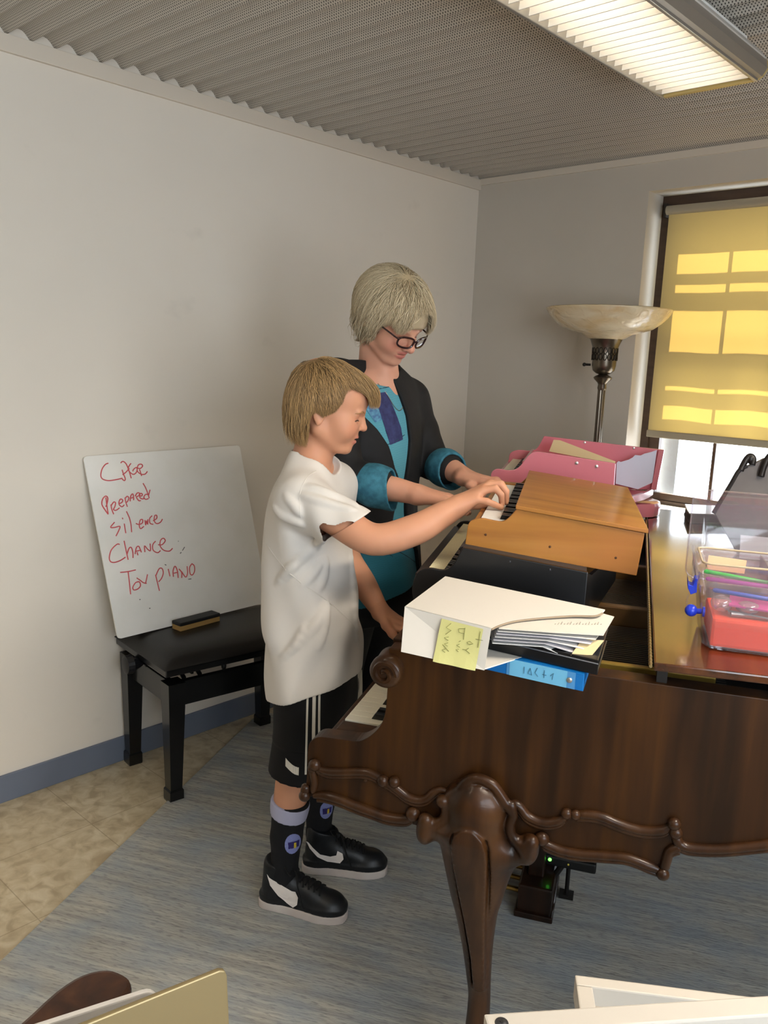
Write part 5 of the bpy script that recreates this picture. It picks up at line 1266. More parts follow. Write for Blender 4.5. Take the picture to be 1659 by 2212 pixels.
def hair(name, parent, m, fr, sc, poly, whorl, ectr, erad, n, seed, dark, light, droop=.35, tuft=None, step=9., maxn=26, cap=True, wid=1., sweep=(0, 0, 0), rough=0., rootmin=-75, nape=True):
    """solid cap of hair with locks combed over it; poly is the hair outline seen from the side (forward, up) in mm"""
    rnd = np.random.RandomState(seed); k = sc * .001
    A, o = fr; c = np.array(ectr, float); R = np.array(erad, float); wh = np.array(whorl, float)
    dk, lt = np.array(lin(dark)[:3]), np.array(lin(light)[:3])
    P2 = np.asarray(poly, float); V, Fc, Cc_ = [], [], []
    d = rnd.normal(size=(n * 6, 3)); d /= np.linalg.norm(d, axis=1)[:, None]
    p = c + R * d
    p = p[(p[:, 2] > rootmin) & in_poly(P2, p[:, 0], p[:, 2])][:n]
    N = len(p); alive = np.ones(N, bool); cnt = np.ones(N, int)
    nl = max(N // 14, 1); lock = rnd.randint(0, nl, N)                      # strands gather in locks
    side_ = np.clip(rnd.normal(size=nl)[lock] * .6 + rnd.normal(size=N) * .15, -1, 1)
    lift = (rnd.rand(nl)[lock] * .6 + rnd.rand(N) * .4) * .075
    jit = rnd.normal(size=(nl, 3))[lock] * .13 + rnd.normal(size=(N, 3)) * .06
    Lmax = rnd.randint(int(maxn * .6), maxn, N)
    Q = [p.copy()]
    nv = lambda v: v / (np.linalg.norm(v, axis=1)[:, None] + 1e-9)
    ph = rnd.rand(N, 3) * 6.28
    for i in range(maxn):
        nrm = nv((p - c) / R ** 2)
        t = p - wh; t = nv(t - nrm * (t * nrm).sum(1)[:, None])
        g = np.array([0, 0, -1.]) + np.array(sweep) + 0 * p; g = g - nrm * (g * nrm).sum(1)[:, None]
        dr = t * (1 - droop) + g * droop * min(1.5, .3 + i * .12) + jit + np.cross(nrm, t) * .25 * side_[:, None]
        if rough: dr = dr + rough * .1 * np.sin(ph + i * .55)
        q = p + nv(dr) * step
        u = (q - c) / R; off = 1.02 + lift + .03 * min(i, 6) / 6
        if tuft is not None: off = off + np.where((q[:, 0] > tuft[0]) & (q[:, 2] > tuft[3]), tuft[1] * np.minimum(((q[:, 0] - tuft[0]) / tuft[2]) ** 2, 1.3), 0)
        q = np.where((q[:, 2] > -25)[:, None], c + R * nv(u) * off[:, None], q)
        alive &= in_poly(P2, q[:, 0], q[:, 2]) & (i < Lmax)
        p = np.where(alive[:, None], q, p); cnt += alive
        Q.append(p.copy())
    Q = np.stack(Q, 1); ok = cnt >= 5; Q = Q[ok]; cnt = cnt[ok]; lock = lock[ok]; N = len(Q)
    M_ = 15; s = np.linspace(0, 1, M_)
    x = s[None] * (cnt - 1)[:, None]; i0 = np.minimum(x.astype(int), (cnt - 2)[:, None]); f_ = (x - i0)[..., None]
    rr_i = np.arange(N)[:, None]
    pts = Q[rr_i, i0] * (1 - f_) + Q[rr_i, i0 + 1] * f_
    w_ = (2.6 * wid) * (.45 + .9 * np.sin(np.pi * np.clip(s * .85 + .1, 0, 1))) * (1 - .8 * s ** 3)
    tg = np.gradient(pts, axis=1); tg /= np.linalg.norm(tg, axis=2)[..., None] + 1e-9
    nr = (pts - c) / R ** 2; nr /= np.linalg.norm(nr, axis=2)[..., None]
    bn = np.cross(tg, nr); bn /= np.linalg.norm(bn, axis=2)[..., None] + 1e-9
    W3 = w_[None, :, None]
    ring = np.stack([pts + bn * W3, pts + nr * W3 * .7, pts - bn * W3], 2)          # N, M, 3, 3
    V.append((ring.reshape(-1, 3) * k) @ A.T + o)
    mixv = np.clip(rnd.beta(1.6, 1.7, lock.max() + 1)[lock] * .6 + rnd.rand(N) * .4, 0, 1)
    col = dk + (lt - dk) * mixv[:, None]
    Cc_.append(np.repeat((col[:, None] * (.9 + .2 * s)[None, :, None]).reshape(-1, 3), 3, 0))
    bi = (np.arange(N)[:, None] * M_ + np.arange(M_ - 1)[None]).reshape(-1, 1) * 3
    for a in range(3):
        b = (a + 1) % 3
        Fc.append(np.concatenate([bi + a, bi + b, bi + 3 + b, bi + 3 + a], 1))
    if cap:
        Pc = P2.copy(); Pc[Pc[:, 1] < -60, 1] += 28; fm = (Pc[:, 0] > 70) & (Pc[:, 1] < 35); Pc[fm, 1] += 16
        e = np.abs(A * (R * k)).sum(1) * 1.25 + .04
        cw = A @ (c * k) + o
        F = Field(cw - e - .03, cw + e, .003)
        F.ell(c * k, R * k * 1.015, 0, 'u', fr)
        if nape:
            F.cap(np.array((c[0] - R[0] * .42, -R[1] * .35, -20)) * k, np.array((c[0] - R[0] * .52, -R[1] * .3, P2[:, 1].min() + 12)) * k, R[1] * .52 * k, R[1] * .38 * k, .02, 'u', fr)
            F.cap(np.array((c[0] - R[0] * .42, R[1] * .35, -20)) * k, np.array((c[0] - R[0] * .52, R[1] * .3, P2[:, 1].min() + 12)) * k, R[1] * .52 * k, R[1] * .38 * k, .02, 'u', fr)
        Pm = Pc * k
        def keep(X, Y, Z):
            x, y, z = X - o[0], Y - o[1], Z - o[2]
            u = x * A[0, 0] + y * A[1, 0] + z * A[2, 0]; v = x * A[0, 2] + y * A[1, 2] + z * A[2, 2]
            return sd_poly(Pm, u, v) + .003
        F.put(keep, F.lo, F.lo + F.h * F.n, 0, 'i')
        pos, f = F.mesh(1)
        b0 = sum(len(v) for v in V)
        V.append(pos); Fc.append(f + b0); Cc_.append(np.repeat((dk + (lt - dk) * .3)[None], len(pos), 0))
    return raw_mesh(name, np.concatenate(V), np.concatenate(Fc), m, parent, None, lambda P: np.concatenate(Cc_))
def march(F, p, d, n=240, st=.0015):
    """first point along a ray that meets the surface of a field"""
    p = np.array(p, float); d = np.array(d, float) / np.linalg.norm(d)
    q = p - d * .12
    for i in range(n):
        g = (q - F.lo) / F.h
        if (g >= 0).all() and (g < F.n - 1).all():
            i0 = g.astype(int); fr_ = g - i0; v = 0
            for a in (0, 1):
                for b in (0, 1):
                    for c in (0, 1):
                        v += F.a[i0[0] + a, i0[1] + b, i0[2] + c] * (fr_[0] if a else 1 - fr_[0]) * (fr_[1] if b else 1 - fr_[1]) * (fr_[2] if c else 1 - fr_[2])
            if v < 0: return q
        q = q + d * st
    return p
def decal(F, outline, to3, d, lift=.0025, div=7, relax=0):
    """a thin patch that hugs a surface: 2-D outline -> grid of points marched on to the field"""
    P = np.array(outline, float); lo, hi = P.min(0), P.max(0)
    bm = bmesh.new(); vs = [bm.verts.new((a, b, 0)) for a, b in P]; bm.faces.new(vs)
    bmesh.ops.triangulate(bm, faces=bm.faces[:])
    L_ = max(hi - lo) / div
    for _ in range(7):
        es = [e for e in bm.edges if e.calc_length() > L_]
        if not es: break
        bmesh.ops.subdivide_edges(bm, edges=es, cuts=1, use_grid_fill=False)
        bmesh.ops.triangulate(bm, faces=bm.faces[:])
    d = np.array(d, float) / np.linalg.norm(d)
    for v in bm.verts: v.co = Vector(march(F, to3(v.co.x, v.co.y), d) - d * lift)
    D = Vector(d)
    for _ in range(relax):
        av = {v: sum((e.other_vert(v).co.dot(D) for e in v.link_edges), 0.) / max(len(v.link_edges), 1) for v in bm.verts}
        for v in bm.verts: v.co += D * (av[v] - v.co.dot(D)) * .6
    w = MB(); w.bm.free(); w.bm = bm
    return w
# ================================================================== boy
boy = thing('person', 'boy with blond hair, white shirt and black shorts, playing the wooden toy piano', 'person', (-.27, .5, .009), 'P')
hO = (-.243, .5, 1.38)
hfr = frame_of(hO, 20, 17); hyaw = frame_of(hO, 20, 0)
FB = Field((-.46, .27, .05), (.26, .79, 1.53), .0027)
hb = head(FB, hfr, 1.0, True)
FB.cap((-.262, .505, 1.34), (-.285, .5, 1.21), .047, .054, .02)
FB.loft([(.60, -.245, .5, .075, .115), (.75, -.262, .5, .085, .12), (.9, -.272, .5, .09, .122), (1.05, -.28, .5, .086, .125), (1.15, -.283, .5, .072, .13), (1.21, -.283, .5, .05, .08), (1.24, -.28, .5, .035, .05)], .01)
for s, t in ((-1, .375), (1, .63)): FB.cap((-.283, .5 + s * .03, 1.215), (-.255, t, 1.165), .035, .042, .03)
# right arm and hand
RA_ = [(-.240, .372, 1.165), (-.150, .345, 1.125), (-.055, .333, 1.086), (.035, .365, 1.112), (.090, .40, 1.146), (.129, .43, 1.171)]
limb(FB, RA_, [.046, .041, .0365, .035, .029, .0235], .02)
MC = [(.166, .421, 1.186), (.178, .437, 1.206), (.186, .458, 1.217), (.186, .480, 1.218)]
for m_ in MC: FB.cap((.127, .43 + (m_[1] - .45) * .5, 1.170), m_, .0185, .0105, .012)
FB.cap((.145, .44, 1.180), (.165, .46, 1.196), .018, .014, .012)
finger(FB, [MC[0], (.190, .424, 1.184), (.208, .430, 1.177), (.223, .437, 1.170)], .0092, .0066, .002)
finger(FB, [MC[1], (.205, .441, 1.214), (.219, .446, 1.199), (.222, .449, 1.176)], .0094, .0068, .0025)
finger(FB, [MC[2], (.213, .463, 1.222), (.227, .467, 1.204), (.228, .469, 1.178)], .0096, .0068, .0025)
finger(FB, [MC[3], (.211, .487, 1.219), (.224, .490, 1.202), (.226, .492, 1.178)], .0094, .0066, .0025)
finger(FB, [(.137, .452, 1.166), (.160, .478, 1.166), (.183, .497, 1.164), (.200, .506, 1.160)], .013, .0078, .008)
for m_ in ((.2265, .4375, 1.1715),): FB.ell(m_, (.004, .0045, .003), .001)
# left arm and hand
limb(FB, [(-.270, .632, 1.160), (-.262, .66, 1.05), (-.235, .668, .955), (-.175, .648, .885), (-.115, .62, .822)], [.045, .04, .036, .034, .0225], .02)
ML = [(-.068, .640, .798), (-.066, .622, .803), (-.068, .604, .801), (-.072, .588, .794)]
for m_ in ML: FB.cap((-.113, .615 + (m_[1] - .613) * .4, .821), m_, .019, .012, .012)
for i, m_ in enumerate(ML):
    e = (m_[0] + .048 - .006 * abs(i - 1.4), m_[1], .764)
    finger(FB, [m_, (m_[0] + .028, m_[1], m_[2] - .004), (m_[0] + .043, m_[1], .780), e], .0105, .0075)
finger(FB, [(-.105, .595, .818), (-.085, .575, .800), (-.065, .568, .782), (-.05, .566, .768)], .013, .0085, .010)
# legs
for pts, rr in (([(-.25, .435, .70), (-.275, .438, .56), (-.283, .44, .42), (-.292, .434, .32), (-.298, .428, .22), (-.300, .424, .12), (-.30, .424, .07)], [.062, .056, .047, .043, .037, .029, .031]),
                ([(-.245, .565, .70), (-.255, .59, .56), (-.258, .61, .42), (-.270, .617, .32), (-.278, .625, .22), (-.281, .631, .12), (-.281, .632, .07)], [.062, .056, .047, .043, .037, .029, .031])):
    limb(FB, pts, rr, .02)
FB.build('body', m_skin, boy, 1, colour=skin_colour(SKIN_B, hb, 'c9776a', 'd98a70', True))
# lashes and brows
def facial(F, h, s, pts, r, name, m, parent, out=.0006):
    w = MB(); d = -h.fr[0][:, 0] * .9 - h.fr[0][:, 1] * s * .44
    q = []
    for y, u in crom(pts, 4):
        p = march(F, h.pt((84 + 0, y * s, u)) - d * .02, d)
        q.append(p - d / np.linalg.norm(d) * out)
    k = np.linspace(0, 1, len(q))
    w.tube(q, [r * (.35 + .65 * math.sin(math.pi * min(max(t, .02), .98)) ** .6) for t in k], 7)
    return w.build(name, m, parent, True)
def lash(F, h, s, parent, m, r, u0=-8.0):
    facial(F, h, s, [(17, u0 - 2.5), (25, u0 - .5), (34, u0 - .3), (43, u0 - 2.0), (51, u0 - 4.5)], r, 'eyelashes', m, parent)
m_lash = mat('lash_brown', '4a3226', .6)
m_brow = mat('brow_blond', '9a7048', .7)
for s in (-1, 1):
    lash(FB, hb, s, boy, m_lash, .0026)
    facial(FB, hb, s, [(12, 11), (22, 15), (34, 16), (46, 12), (55, 6)], .0023, 'eyebrow', m_brow, boy, 0)
    facial(FB, hb, s, [(20, -13.5), (30, -15), (42, -12.5)], .0007, 'lower_eyelid', mat('lid_skin', 'a8705a', .6), boy)
# hair
PB = [((x - 740) * .179, (800 - y) * .179) for x, y in [(560, 150), (660, 118), (760, 118), (950, 165), (1180, 290), (1390, 430), (1500, 580), (1500, 780), (1430, 850), (1325, 850), (1322, 740), (1290, 640), (1160, 590), (1085, 565), (1010, 630), (965, 760), (870, 880), (760, 930), (700, 960), (660, 920), (600, 900), (550, 930), (520, 1010), (520, 1150), (490, 1390), (330, 1385), (140, 1365), (112, 1200), (110, 950), (145, 650), (225, 380), (380, 195)]]
m_hair = attr_mat('hair_strands', .42, spec=.4)
hair('hair', boy, m_hair, hyaw, 1.0, PB, (-38, -30, 112), (-6, 0, 12), (101, 80, 108), 11000, 3, '493722', 'c6a06c', droop=.42, tuft=(38, .22, 80, -5), wid=.26, maxn=42, step=8, rootmin=-96)
# shirt
m_shirt = mat('white_jersey', 'd3cdc5', .75, sheen=.1, spec=.3); bump(m_shirt, tex(m_shirt, 'NOISE', (260,) * 3, 1., 2), .05, .001)
FS = Field((-.45, .29, .55), (-.02, .74, 1.30), .0032)
def folds(th, Z, x, y):
    a = .0055 * np.sin(y * 38 + x * 46 - Z * 34) * np.clip((1.0 - Z) * 4, 0, 1)
    b = .0045 * np.sin(th * 5 + Z * 14 + .5)
    return a + b
FS.loft([(.54, -.236, .5, .122, .166), (.608, -.2435, .5, .122, .166), (.672, -.254, .5, .125, .162), (.761, -.2665, .5, .125, .155), (.888, -.277, .5, .120, .150), (1.012, -.2805, .5, .110, .147), (1.111, -.2815, .5, .101, .148), (1.175, -.281, .5, .085, .138), (1.215, -.279, .5, .066, .095), (1.262, -.278, .5, .054, .062)], folds=folds)
for s, t in ((-1, .378), (1, .628)): FS.cap((-.283, .5 + s * .03, 1.212), (-.258, t, 1.163), .047, .056, .04)
FS.half((-.245, .5, .648), (.347, .0, -1), 'i')
cn_ = np.array((.574, .05, -.819)); cn_ /= np.linalg.norm(cn_)
def sleeve(p, q, r1, r2, cp, cn, k):
    p, q, cp = np.array(p), np.array(q), np.array(cp)
    d = q - p; L2 = d @ d
    def f(X, Y, Z):
        x, y, z = X - p[0], Y - p[1], Z - p[2]
        t = np.clip((x * d[0] + y * d[1] + z * d[2]) / L2, 0, 1)
        g = np.sqrt((x - t * d[0]) ** 2 + (y - t * d[1]) ** 2 + (z - t * d[2]) ** 2) - (r1 + (r2 - r1) * t)
        wob = .003 * np.sin(t * 16 + (Z - p[2]) * 60)
        return np.maximum(g + wob, (X - cp[0]) * cn[0] + (Y - cp[1]) * cn[1] + (Z - cp[2]) * cn[2])
    rm = max(r1, r2); FS.put(f, np.minimum(p, q) - rm, np.maximum(p, q) + rm, k)
sleeve((-.245, .372, 1.155), (-.06, .335, 1.068), .058, .069, (-.128, .345, 1.106), cn_, .028)
sleeve((-.270, .630, 1.155), (-.255, .665, .98), .058, .062, (-.258, .66, 1.03), np.array((.1, .1, -.98)), .028)
tl_r = np.array(Matrix.Rotation(math.radians(28), 3, 'Y'))
FS.ell((-.262, .5, 1.262), (.076, .070, .055), .004, 's', None, tl_r)
# pulled folds near the arm hole and the side seam
NEAR = (-.36, .93, -.12)
def fold(pts, r, k=.014):
    q = [march(FS, p, NEAR) + np.array(NEAR) * r * .35 for p in pts]
    FS.chain(crom(q, 3), np.sin(np.linspace(.35, math.pi - .35, len(q) * 3 - 2)) * r, k)
FOLDS = [[(-0.317, 0.36, 1.139), (-0.295, 0.36, 1.12), (-0.261, 0.36, 1.11), (-0.242, 0.36, 1.104)], [(-0.286, 0.36, 1.167), (-0.262, 0.36, 1.144), (-0.247, 0.36, 1.127)], [(-0.276, 0.36, 0.992), (-0.246, 0.36, 1.015), (-0.211, 0.36, 1.048), (-0.188, 0.36, 1.073)], [(-0.239, 0.36, 0.95), (-0.209, 0.36, 0.985), (-0.186, 0.36, 1.016)], [(-0.196, 0.36, 0.94), (-0.187, 0.36, 0.97), (-0.18, 0.36, 1.011)], [(-0.178, 0.36, 0.907), (-0.194, 0.36, 0.863), (-0.223, 0.36, 0.824), (-0.253, 0.36, 0.783)], [(-0.175, 0.36, 0.901), (-0.179, 0.36, 0.853), (-0.192, 0.36, 0.792)], [(-0.306, 0.36, 0.944), (-0.276, 0.36, 0.983), (-0.258, 0.36, 1.002)], [(-0.229, 0.36, 1.192), (-0.191, 0.36, 1.184), (-0.143, 0.36, 1.168), (-0.108, 0.36, 1.157)], [(-0.244, 0.36, 1.172), (-0.202, 0.36, 1.163), (-0.155, 0.36, 1.153), (-0.117, 0.36, 1.148)], [(-0.29, 0.36, 0.753), (-0.254, 0.36, 0.795), (-0.23, 0.36, 0.847)], [(-0.116, 0.36, 1.035), (-0.105, 0.36, 0.945), (-0.095, 0.36, 0.853), (-0.085, 0.36, 0.783)]]
for i, st in enumerate(FOLDS): fold(st, (.008, .008, .010, .009, .008, .009, .008, .009, .008, .008, .009, .008)[i], .014)
shirt = FS.build('shirt', m_shirt, boy, 1)
SEAM = [[(-0.34, 0.36, 1.037), (-0.318, 0.36, 1.013), (-0.286, 0.36, 0.984), (-0.245, 0.36, 0.954), (-0.195, 0.36, 0.922), (-0.168, 0.36, 0.904), (-0.14, 0.36, 0.876), (-0.109, 0.36, 0.845), (-0.094, 0.36, 0.824)], [(-0.213, 0.36, 1.231), (-0.234, 0.36, 1.216), (-0.249, 0.36, 1.187), (-0.252, 0.36, 1.153), (-0.249, 0.36, 1.124), (-0.242, 0.36, 1.104)]]
m_seam = mat('shirt_seam', 'cfc9c0', .8)
for st in SEAM:
    q = [march(FS, p, NEAR) for p in crom(st, 3)]
    w = MB(); w.tube(q, .0016, 6); w.build('seam', m_seam, shirt, True)
# shorts
m_sho = mat('black_shorts', '0c0c0e', .7, spec=.3)
FT = Field((-.40, .30, .36), (-.06, .73, .80), .0032)
FT.loft([(.52, -.252, .5, .066, .110), (.58, -.249, .5, .09, .130), (.66, -.25, .5, .10, .138), (.79, -.262, .5, .10, .135)])
FT.cap((-.25, .440, .60), (-.278, .438, .36), .078, .081, .05)
FT.cap((-.245, .565, .60), (-.252, .600, .36), .078, .081, .05)
FT.half((-.27, .5, .408), (-.12, 0, -1))
FT.cap((-.278, .436, .44), (-.285, .436, .30), .066, .068, 0, 's'); FT.cap((-.252, .605, .44), (-.258, .605, .30), .066, .068, 0, 's')
shorts = FT.build('shorts', m_sho, boy, 1)
m_wst = mat('white_stripe', 'd9d4c8', .7)
STR = [[(-0.216, 0.35, 0.707), (-0.216, 0.35, 0.634), (-0.216, 0.35, 0.547), (-0.216, 0.35, 0.446)], [(-0.199, 0.35, 0.71), (-0.198, 0.35, 0.637), (-0.197, 0.35, 0.55), (-0.193, 0.35, 0.438)], [(-0.185, 0.35, 0.717), (-0.184, 0.35, 0.639), (-0.182, 0.35, 0.553), (-0.178, 0.35, 0.441)]]
def ribbon(F, pts, d, width_dir, wd, lift=.003):
    rows = []
    for p in crom(pts, 6):
        rows.append([tuple(march(F, p + np.array(width_dir) * wd * a, d) - np.array(d) * lift) for a in (-.5, 0, .5)])
    w = MB(); w.grid(rows); return w
for st, wd in zip(STR, (.0055, .009, .006)): ribbon(FT, st, NEAR, (1, 0, 0), wd).build('stripe', m_wst, shorts)
HB = [(-0.29, 0.38, 0.474), (-0.288, 0.38, 0.456), (-0.277, 0.38, 0.443), (-0.262, 0.38, 0.433), (-0.248, 0.38, 0.425), (-0.246, 0.38, 0.448), (-0.248, 0.38, 0.462), (-0.265, 0.38, 0.467)]
ribbon(FT, [(-0.276, 0.36, 0.474), (-0.264, 0.36, 0.464), (-0.251, 0.36, 0.456), (-0.239, 0.36, 0.453)], NEAR, (0, 0, 1), .022).build('hem_band', m_wst, shorts)
ribbon(FT, [(-0.17, 0.62, 0.648), (-0.167, 0.62, 0.601), (-0.167, 0.62, 0.553)], NEAR, (1, 0, 0), .016).build('drawstring_band', m_wst, shorts)
# socks
m_sock = mat('black_sock', '0d0d10', .9); m_cuff = mat('lilac_cuff', 'a9a9c0', .9)
m_lil = mat('lilac_print', '7f86b8', .9); m_pur = mat('purple_print', '2a2360', .9); m_yel = mat('yellow_print', 'c9b43a', .9)
def sock(pts, rr, zc, spot, d):
    F = Field(np.min(pts, 0) - .06, np.max(pts, 0) + .06, .0026)
    F.chain(pts, rr, .01); F.half((0, 0, zc), (0, 0, 1))
    s = F.build('sock', m_sock, boy, 1)
    G = Field(np.min(pts, 0) - .06, np.max(pts, 0) + .06, .0026)
    G.chain(pts, np.array(rr) + .0022, .01); G.half((-.3, .43, zc + .002), (.18, 0, 1)); G.half((-.3, .43, zc - .040), (-.18, 0, -1))
    G.build('sock_cuff', m_cuff, s, 1)
    c, R = spot
    to3 = lambda a, b: np.array((c[0] + a, c[1], c[2] + b))
    el = [(R[0] * math.cos(a), R[1] * math.sin(a)) for a in np.linspace(0, 2 * math.pi, 20)[:-1]]
    decal(F, el, to3, d, .0022).build('print', m_lil, s)
    decal(F, [(-R[0] * .62, R[1] * .22), (-R[0] * .55, -R[1] * .42), (R[0] * .75, -R[1] * .35), (R[0] * .8, R[1] * .28)], to3, d, .0032).build('print', m_pur, s)
    decal(F, [(R[0] * .12, R[1] * .16), (R[0] * .1, -R[1] * .3), (R[0] * .25, -R[1] * .45), (R[0] * .42, -R[1] * .28), (R[0] * .4, R[1] * .16)], to3, d, .0042).build('print', m_yel, s)
sock([(-.287, .436, .36), (-.292, .434, .31), (-.298, .428, .22), (-.300, .424, .12), (-.30, .424, .07)], [.051, .0485, .0425, .0355, .037], .322, ((-0.262, 0.39, 0.223), (.025, .030)), (-.45, .89, -.1))
sock([(-.262, .612, .36), (-.270, .617, .31), (-.278, .625, .22), (-.281, .631, .12), (-.281, .632, .07)], [.051, .0485, .0425, .0355, .037], .322, ((-0.248, 0.6, 0.217), (.022, .030)), (-.45, .89, -.1))
# high-top shoes
m_up = speckle('black_leather_upper', '101113', '1a1c1f', (40,) * 3, .42); m_sole = speckle('white_rubber', 'cfc6bf', 'bfb2aa', (9,) * 3, .6); m_sw = mat('white_swoosh', 'e6dcd4', .45); m_lace = mat('black_lace', '0b0b0b', .8)
def shoe(heel, ang, swoosh, toe, cx=.062):
    a = math.radians(ang); ax = np.array((math.cos(a), math.sin(a), 0)); ay = np.array((-math.sin(a), math.cos(a), 0)); o = np.array((heel[0], heel[1], .0095))
    P = lambda x, y, z: o + ax * x + ay * y + np.array((0, 0, z))
    A = (np.stack([ax, ay, np.array((0, 0, 1.))], 1), o)
    out = [(.0, .0), (.006, .022), (.03, .033), (.08, .034), (.13, .040), (.18, .046), (.215, .044), (.240, .032), (.252, .012), (.253, -.006), (.245, -.024), (.22, -.038), (.18, -.044), (.13, -.038), (.08, -.033), (.03, -.033), (.006, -.022)]
    out = [tuple(q) for q in crom(out + out[:1], 4)[:-1]]
    lo, hi = P(.12, 0, .08) - .19, P(.12, 0, .08) + .19; lo[2] = 0; hi[2] = .19
    F = Field(lo, hi, .0024)
    F.prism(out, o, ax, ay, np.array((0, 0, 1.)), 0.0, .024, 0, 'u')
    sole = F.build('sole', m_sole, sh_parent, 2)
    G = Field(lo, hi, .0024)
    inn = [(x * .975 + .003, y * .93) for x, y in out]
    G.prism(inn, o, ax, ay, np.array((0, 0, 1.)), .018, .038, 0, 'u')
    G.ell((.196, .001, .036), (.054, .042, .036), .012, 'u', A)
    G.cap((.055, 0, .055), (.150, 0, .052), .034, .034, .015, 'u', A); G.cap((.09, 0, .082), (.165, 0, .054), .026, .027, .02, 'u', A)
    G.cap((.045, 0, .05), (cx - .012, 0, .125), .036, .037, .02, 'u', A); G.cap((.085, 0, .075), (cx + .012, 0, .13), .030, .029, .02, 'u', A)
    G.half(P(cx, 0, .135), ax * .25 + np.array((0, 0, 1.)), 'i')
    G.half(P(0, 0, .0235), (0, 0, -1), 'i')
    up = G.build('upper', m_up, sole, 1)
    d = ay * .85 + np.array((0, 0, -.25))
    dd = ay / 1.
    decal(G, swoosh, lambda x, z: o + ax * x + ay * -.045 + np.array((0, 0, z - .0095)), ay + np.array((-.25, 0, -.25)), .0045, 26, 6).build('swoosh', m_sw, sole)
    w = MB()
    for i in range(6):
        t = i / 5; x = .178 - .080 * t; zt = .078 + .055 * t
        for s in (-1, 1):
            q = [P(x + .004, s * .024, zt - .010), P(x, s * .008, zt + .004), P(x - .008, -s * .018, zt + .000)]
            q = [march(G, p_ + np.array((0, 0, .0)), (0, 0, -1)) + np.array((0, 0, .002)) for p_ in q]
            w.tube(crom(q, 3), .0026, 6)
    lo_ = [P(.098, -.018, .132), P(.118, -.036, .135), P(.128, -.05, .105), P(.14, -.055, .07), P(.15, -.06, .05)]
    w.tube(crom(lo_, 5), .0022, 6)
    lo_ = [P(.098, -.012, .134), P(.085, -.035, .145), P(.105, -.045, .128), P(.1, -.02, .13)]
    w.tube(crom(lo_, 5), .0022, 6)
    w.build('laces', m_lace, sole, True)
    return sole
sh_parent = boy
shoe((-.372, .424), 2, [(0.0368, 0.1259), (0.0475, 0.0951), (0.0707, 0.0698), (0.0963, 0.052), (0.1137, 0.042), (0.1254, 0.0529), (0.1275, 0.0741), (0.1193, 0.0888), (0.1087, 0.0892), (0.1063, 0.0777), (0.0973, 0.066), (0.0813, 0.0708), (0.0624, 0.0859), (0.0445, 0.1165)], .25)
shoe((-.322, .606), 15, [(0.0154, 0.1249), (0.0285, 0.0978), (0.0506, 0.0756), (0.0805, 0.0613), (0.1169, 0.0576), (0.1272, 0.0716), (0.1241, 0.0876), (0.1091, 0.0955), (0.1054, 0.082), (0.0881, 0.078), (0.0584, 0.0835), (0.0364, 0.1027)], .25)
# ================================================================== woman
wl0, wt0 = -.253, .95
WFv = np.array((.927, -.375, 0)); WLv = np.array((.375, .927, 0))
wo = np.array((wl0, wt0, 0.)); wfr = (np.stack([WFv, WLv, np.array((0, 0, 1.))], 1), wo)
def WQ(f, s, z): return wo + WFv * f + WLv * s + np.array((0, 0, z))
lady = thing('person', 'grey haired woman in glasses, black cardigan and teal tunic, standing behind the boy', 'person', (wl0, wt0, .009), 'P')
wO = (-.205, .895, 1.620)
whf = frame_of(wO, -24, 33, 3)
FW = Field((-.52, .58, .02), (.17, 1.34, 1.80), .0029)
hw_ = head(FW, whf, 1.05, False)
FW.cap(hw_.pt((-30, 0, -30)), WQ(-.01, 0, 1.42), .050, .054, .012)
FW.cap(hw_.pt((-20, 0, -40)), WQ(.03, 0, 1.40), .042, .05, .012)
FW.loft([(.74, .0, 0, .105, .155), (.9, 0, 0, .10, .15), (1.05, 0, 0, .09, .14), (1.2, .0, 0, .098, .15), (1.3, .0, 0, .09, .155), (1.38, -.005, 0, .082, .152), (1.43, -.006, 0, .066, .112), (1.475, -.008, 0, .046, .055)], .02, fr=wfr)
RS, LS = np.array((-.330, .80, 1.432)), np.array((-.195, 1.11, 1.375))
WRA = [RS, (-.30, .745, 1.30), (-.262, .715, 1.175), (-.17, .70, 1.155), (-.10, .70, 1.148), (-.045, .70, 1.140)]
limb(FW, WRA, [.05, .043, .038, .037, .031, .026], .03)
WLA = [LS, (-.15, 1.11, 1.28), (-.10, 1.08, 1.185), (-.05, 1.04, 1.178), (-.01, 1.01, 1.170), (.022, .985, 1.160)]
limb(FW, WLA, [.05, .043, .038, .036, .031, .026], .03)
# right hand, relaxed, over the keys of the black toy piano
MR = [(.030, .682, 1.132), (.034, .702, 1.137), (.033, .722, 1.136), (.028, .742, 1.130)]
for m_ in MR: FW.cap((-.045, .70 + (m_[1] - .712) * .5, 1.139), m_, .0215, .0125, .014)
for m_, ln in zip(MR, (.05, .062, .064, .058)):
    finger(FW, [m_, (m_[0] + ln * .5, m_[1] - .002, m_[2] - .006), (m_[0] + ln * .8, m_[1] - .004, m_[2] - .022), (m_[0] + ln * .95, m_[1] - .004, m_[2] - .036)], .0115, .0078)
finger(FW, [(-.03, .722, 1.135), (.0, .752, 1.122), (.025, .765, 1.108), (.042, .768, 1.096)], .014, .009, .010)
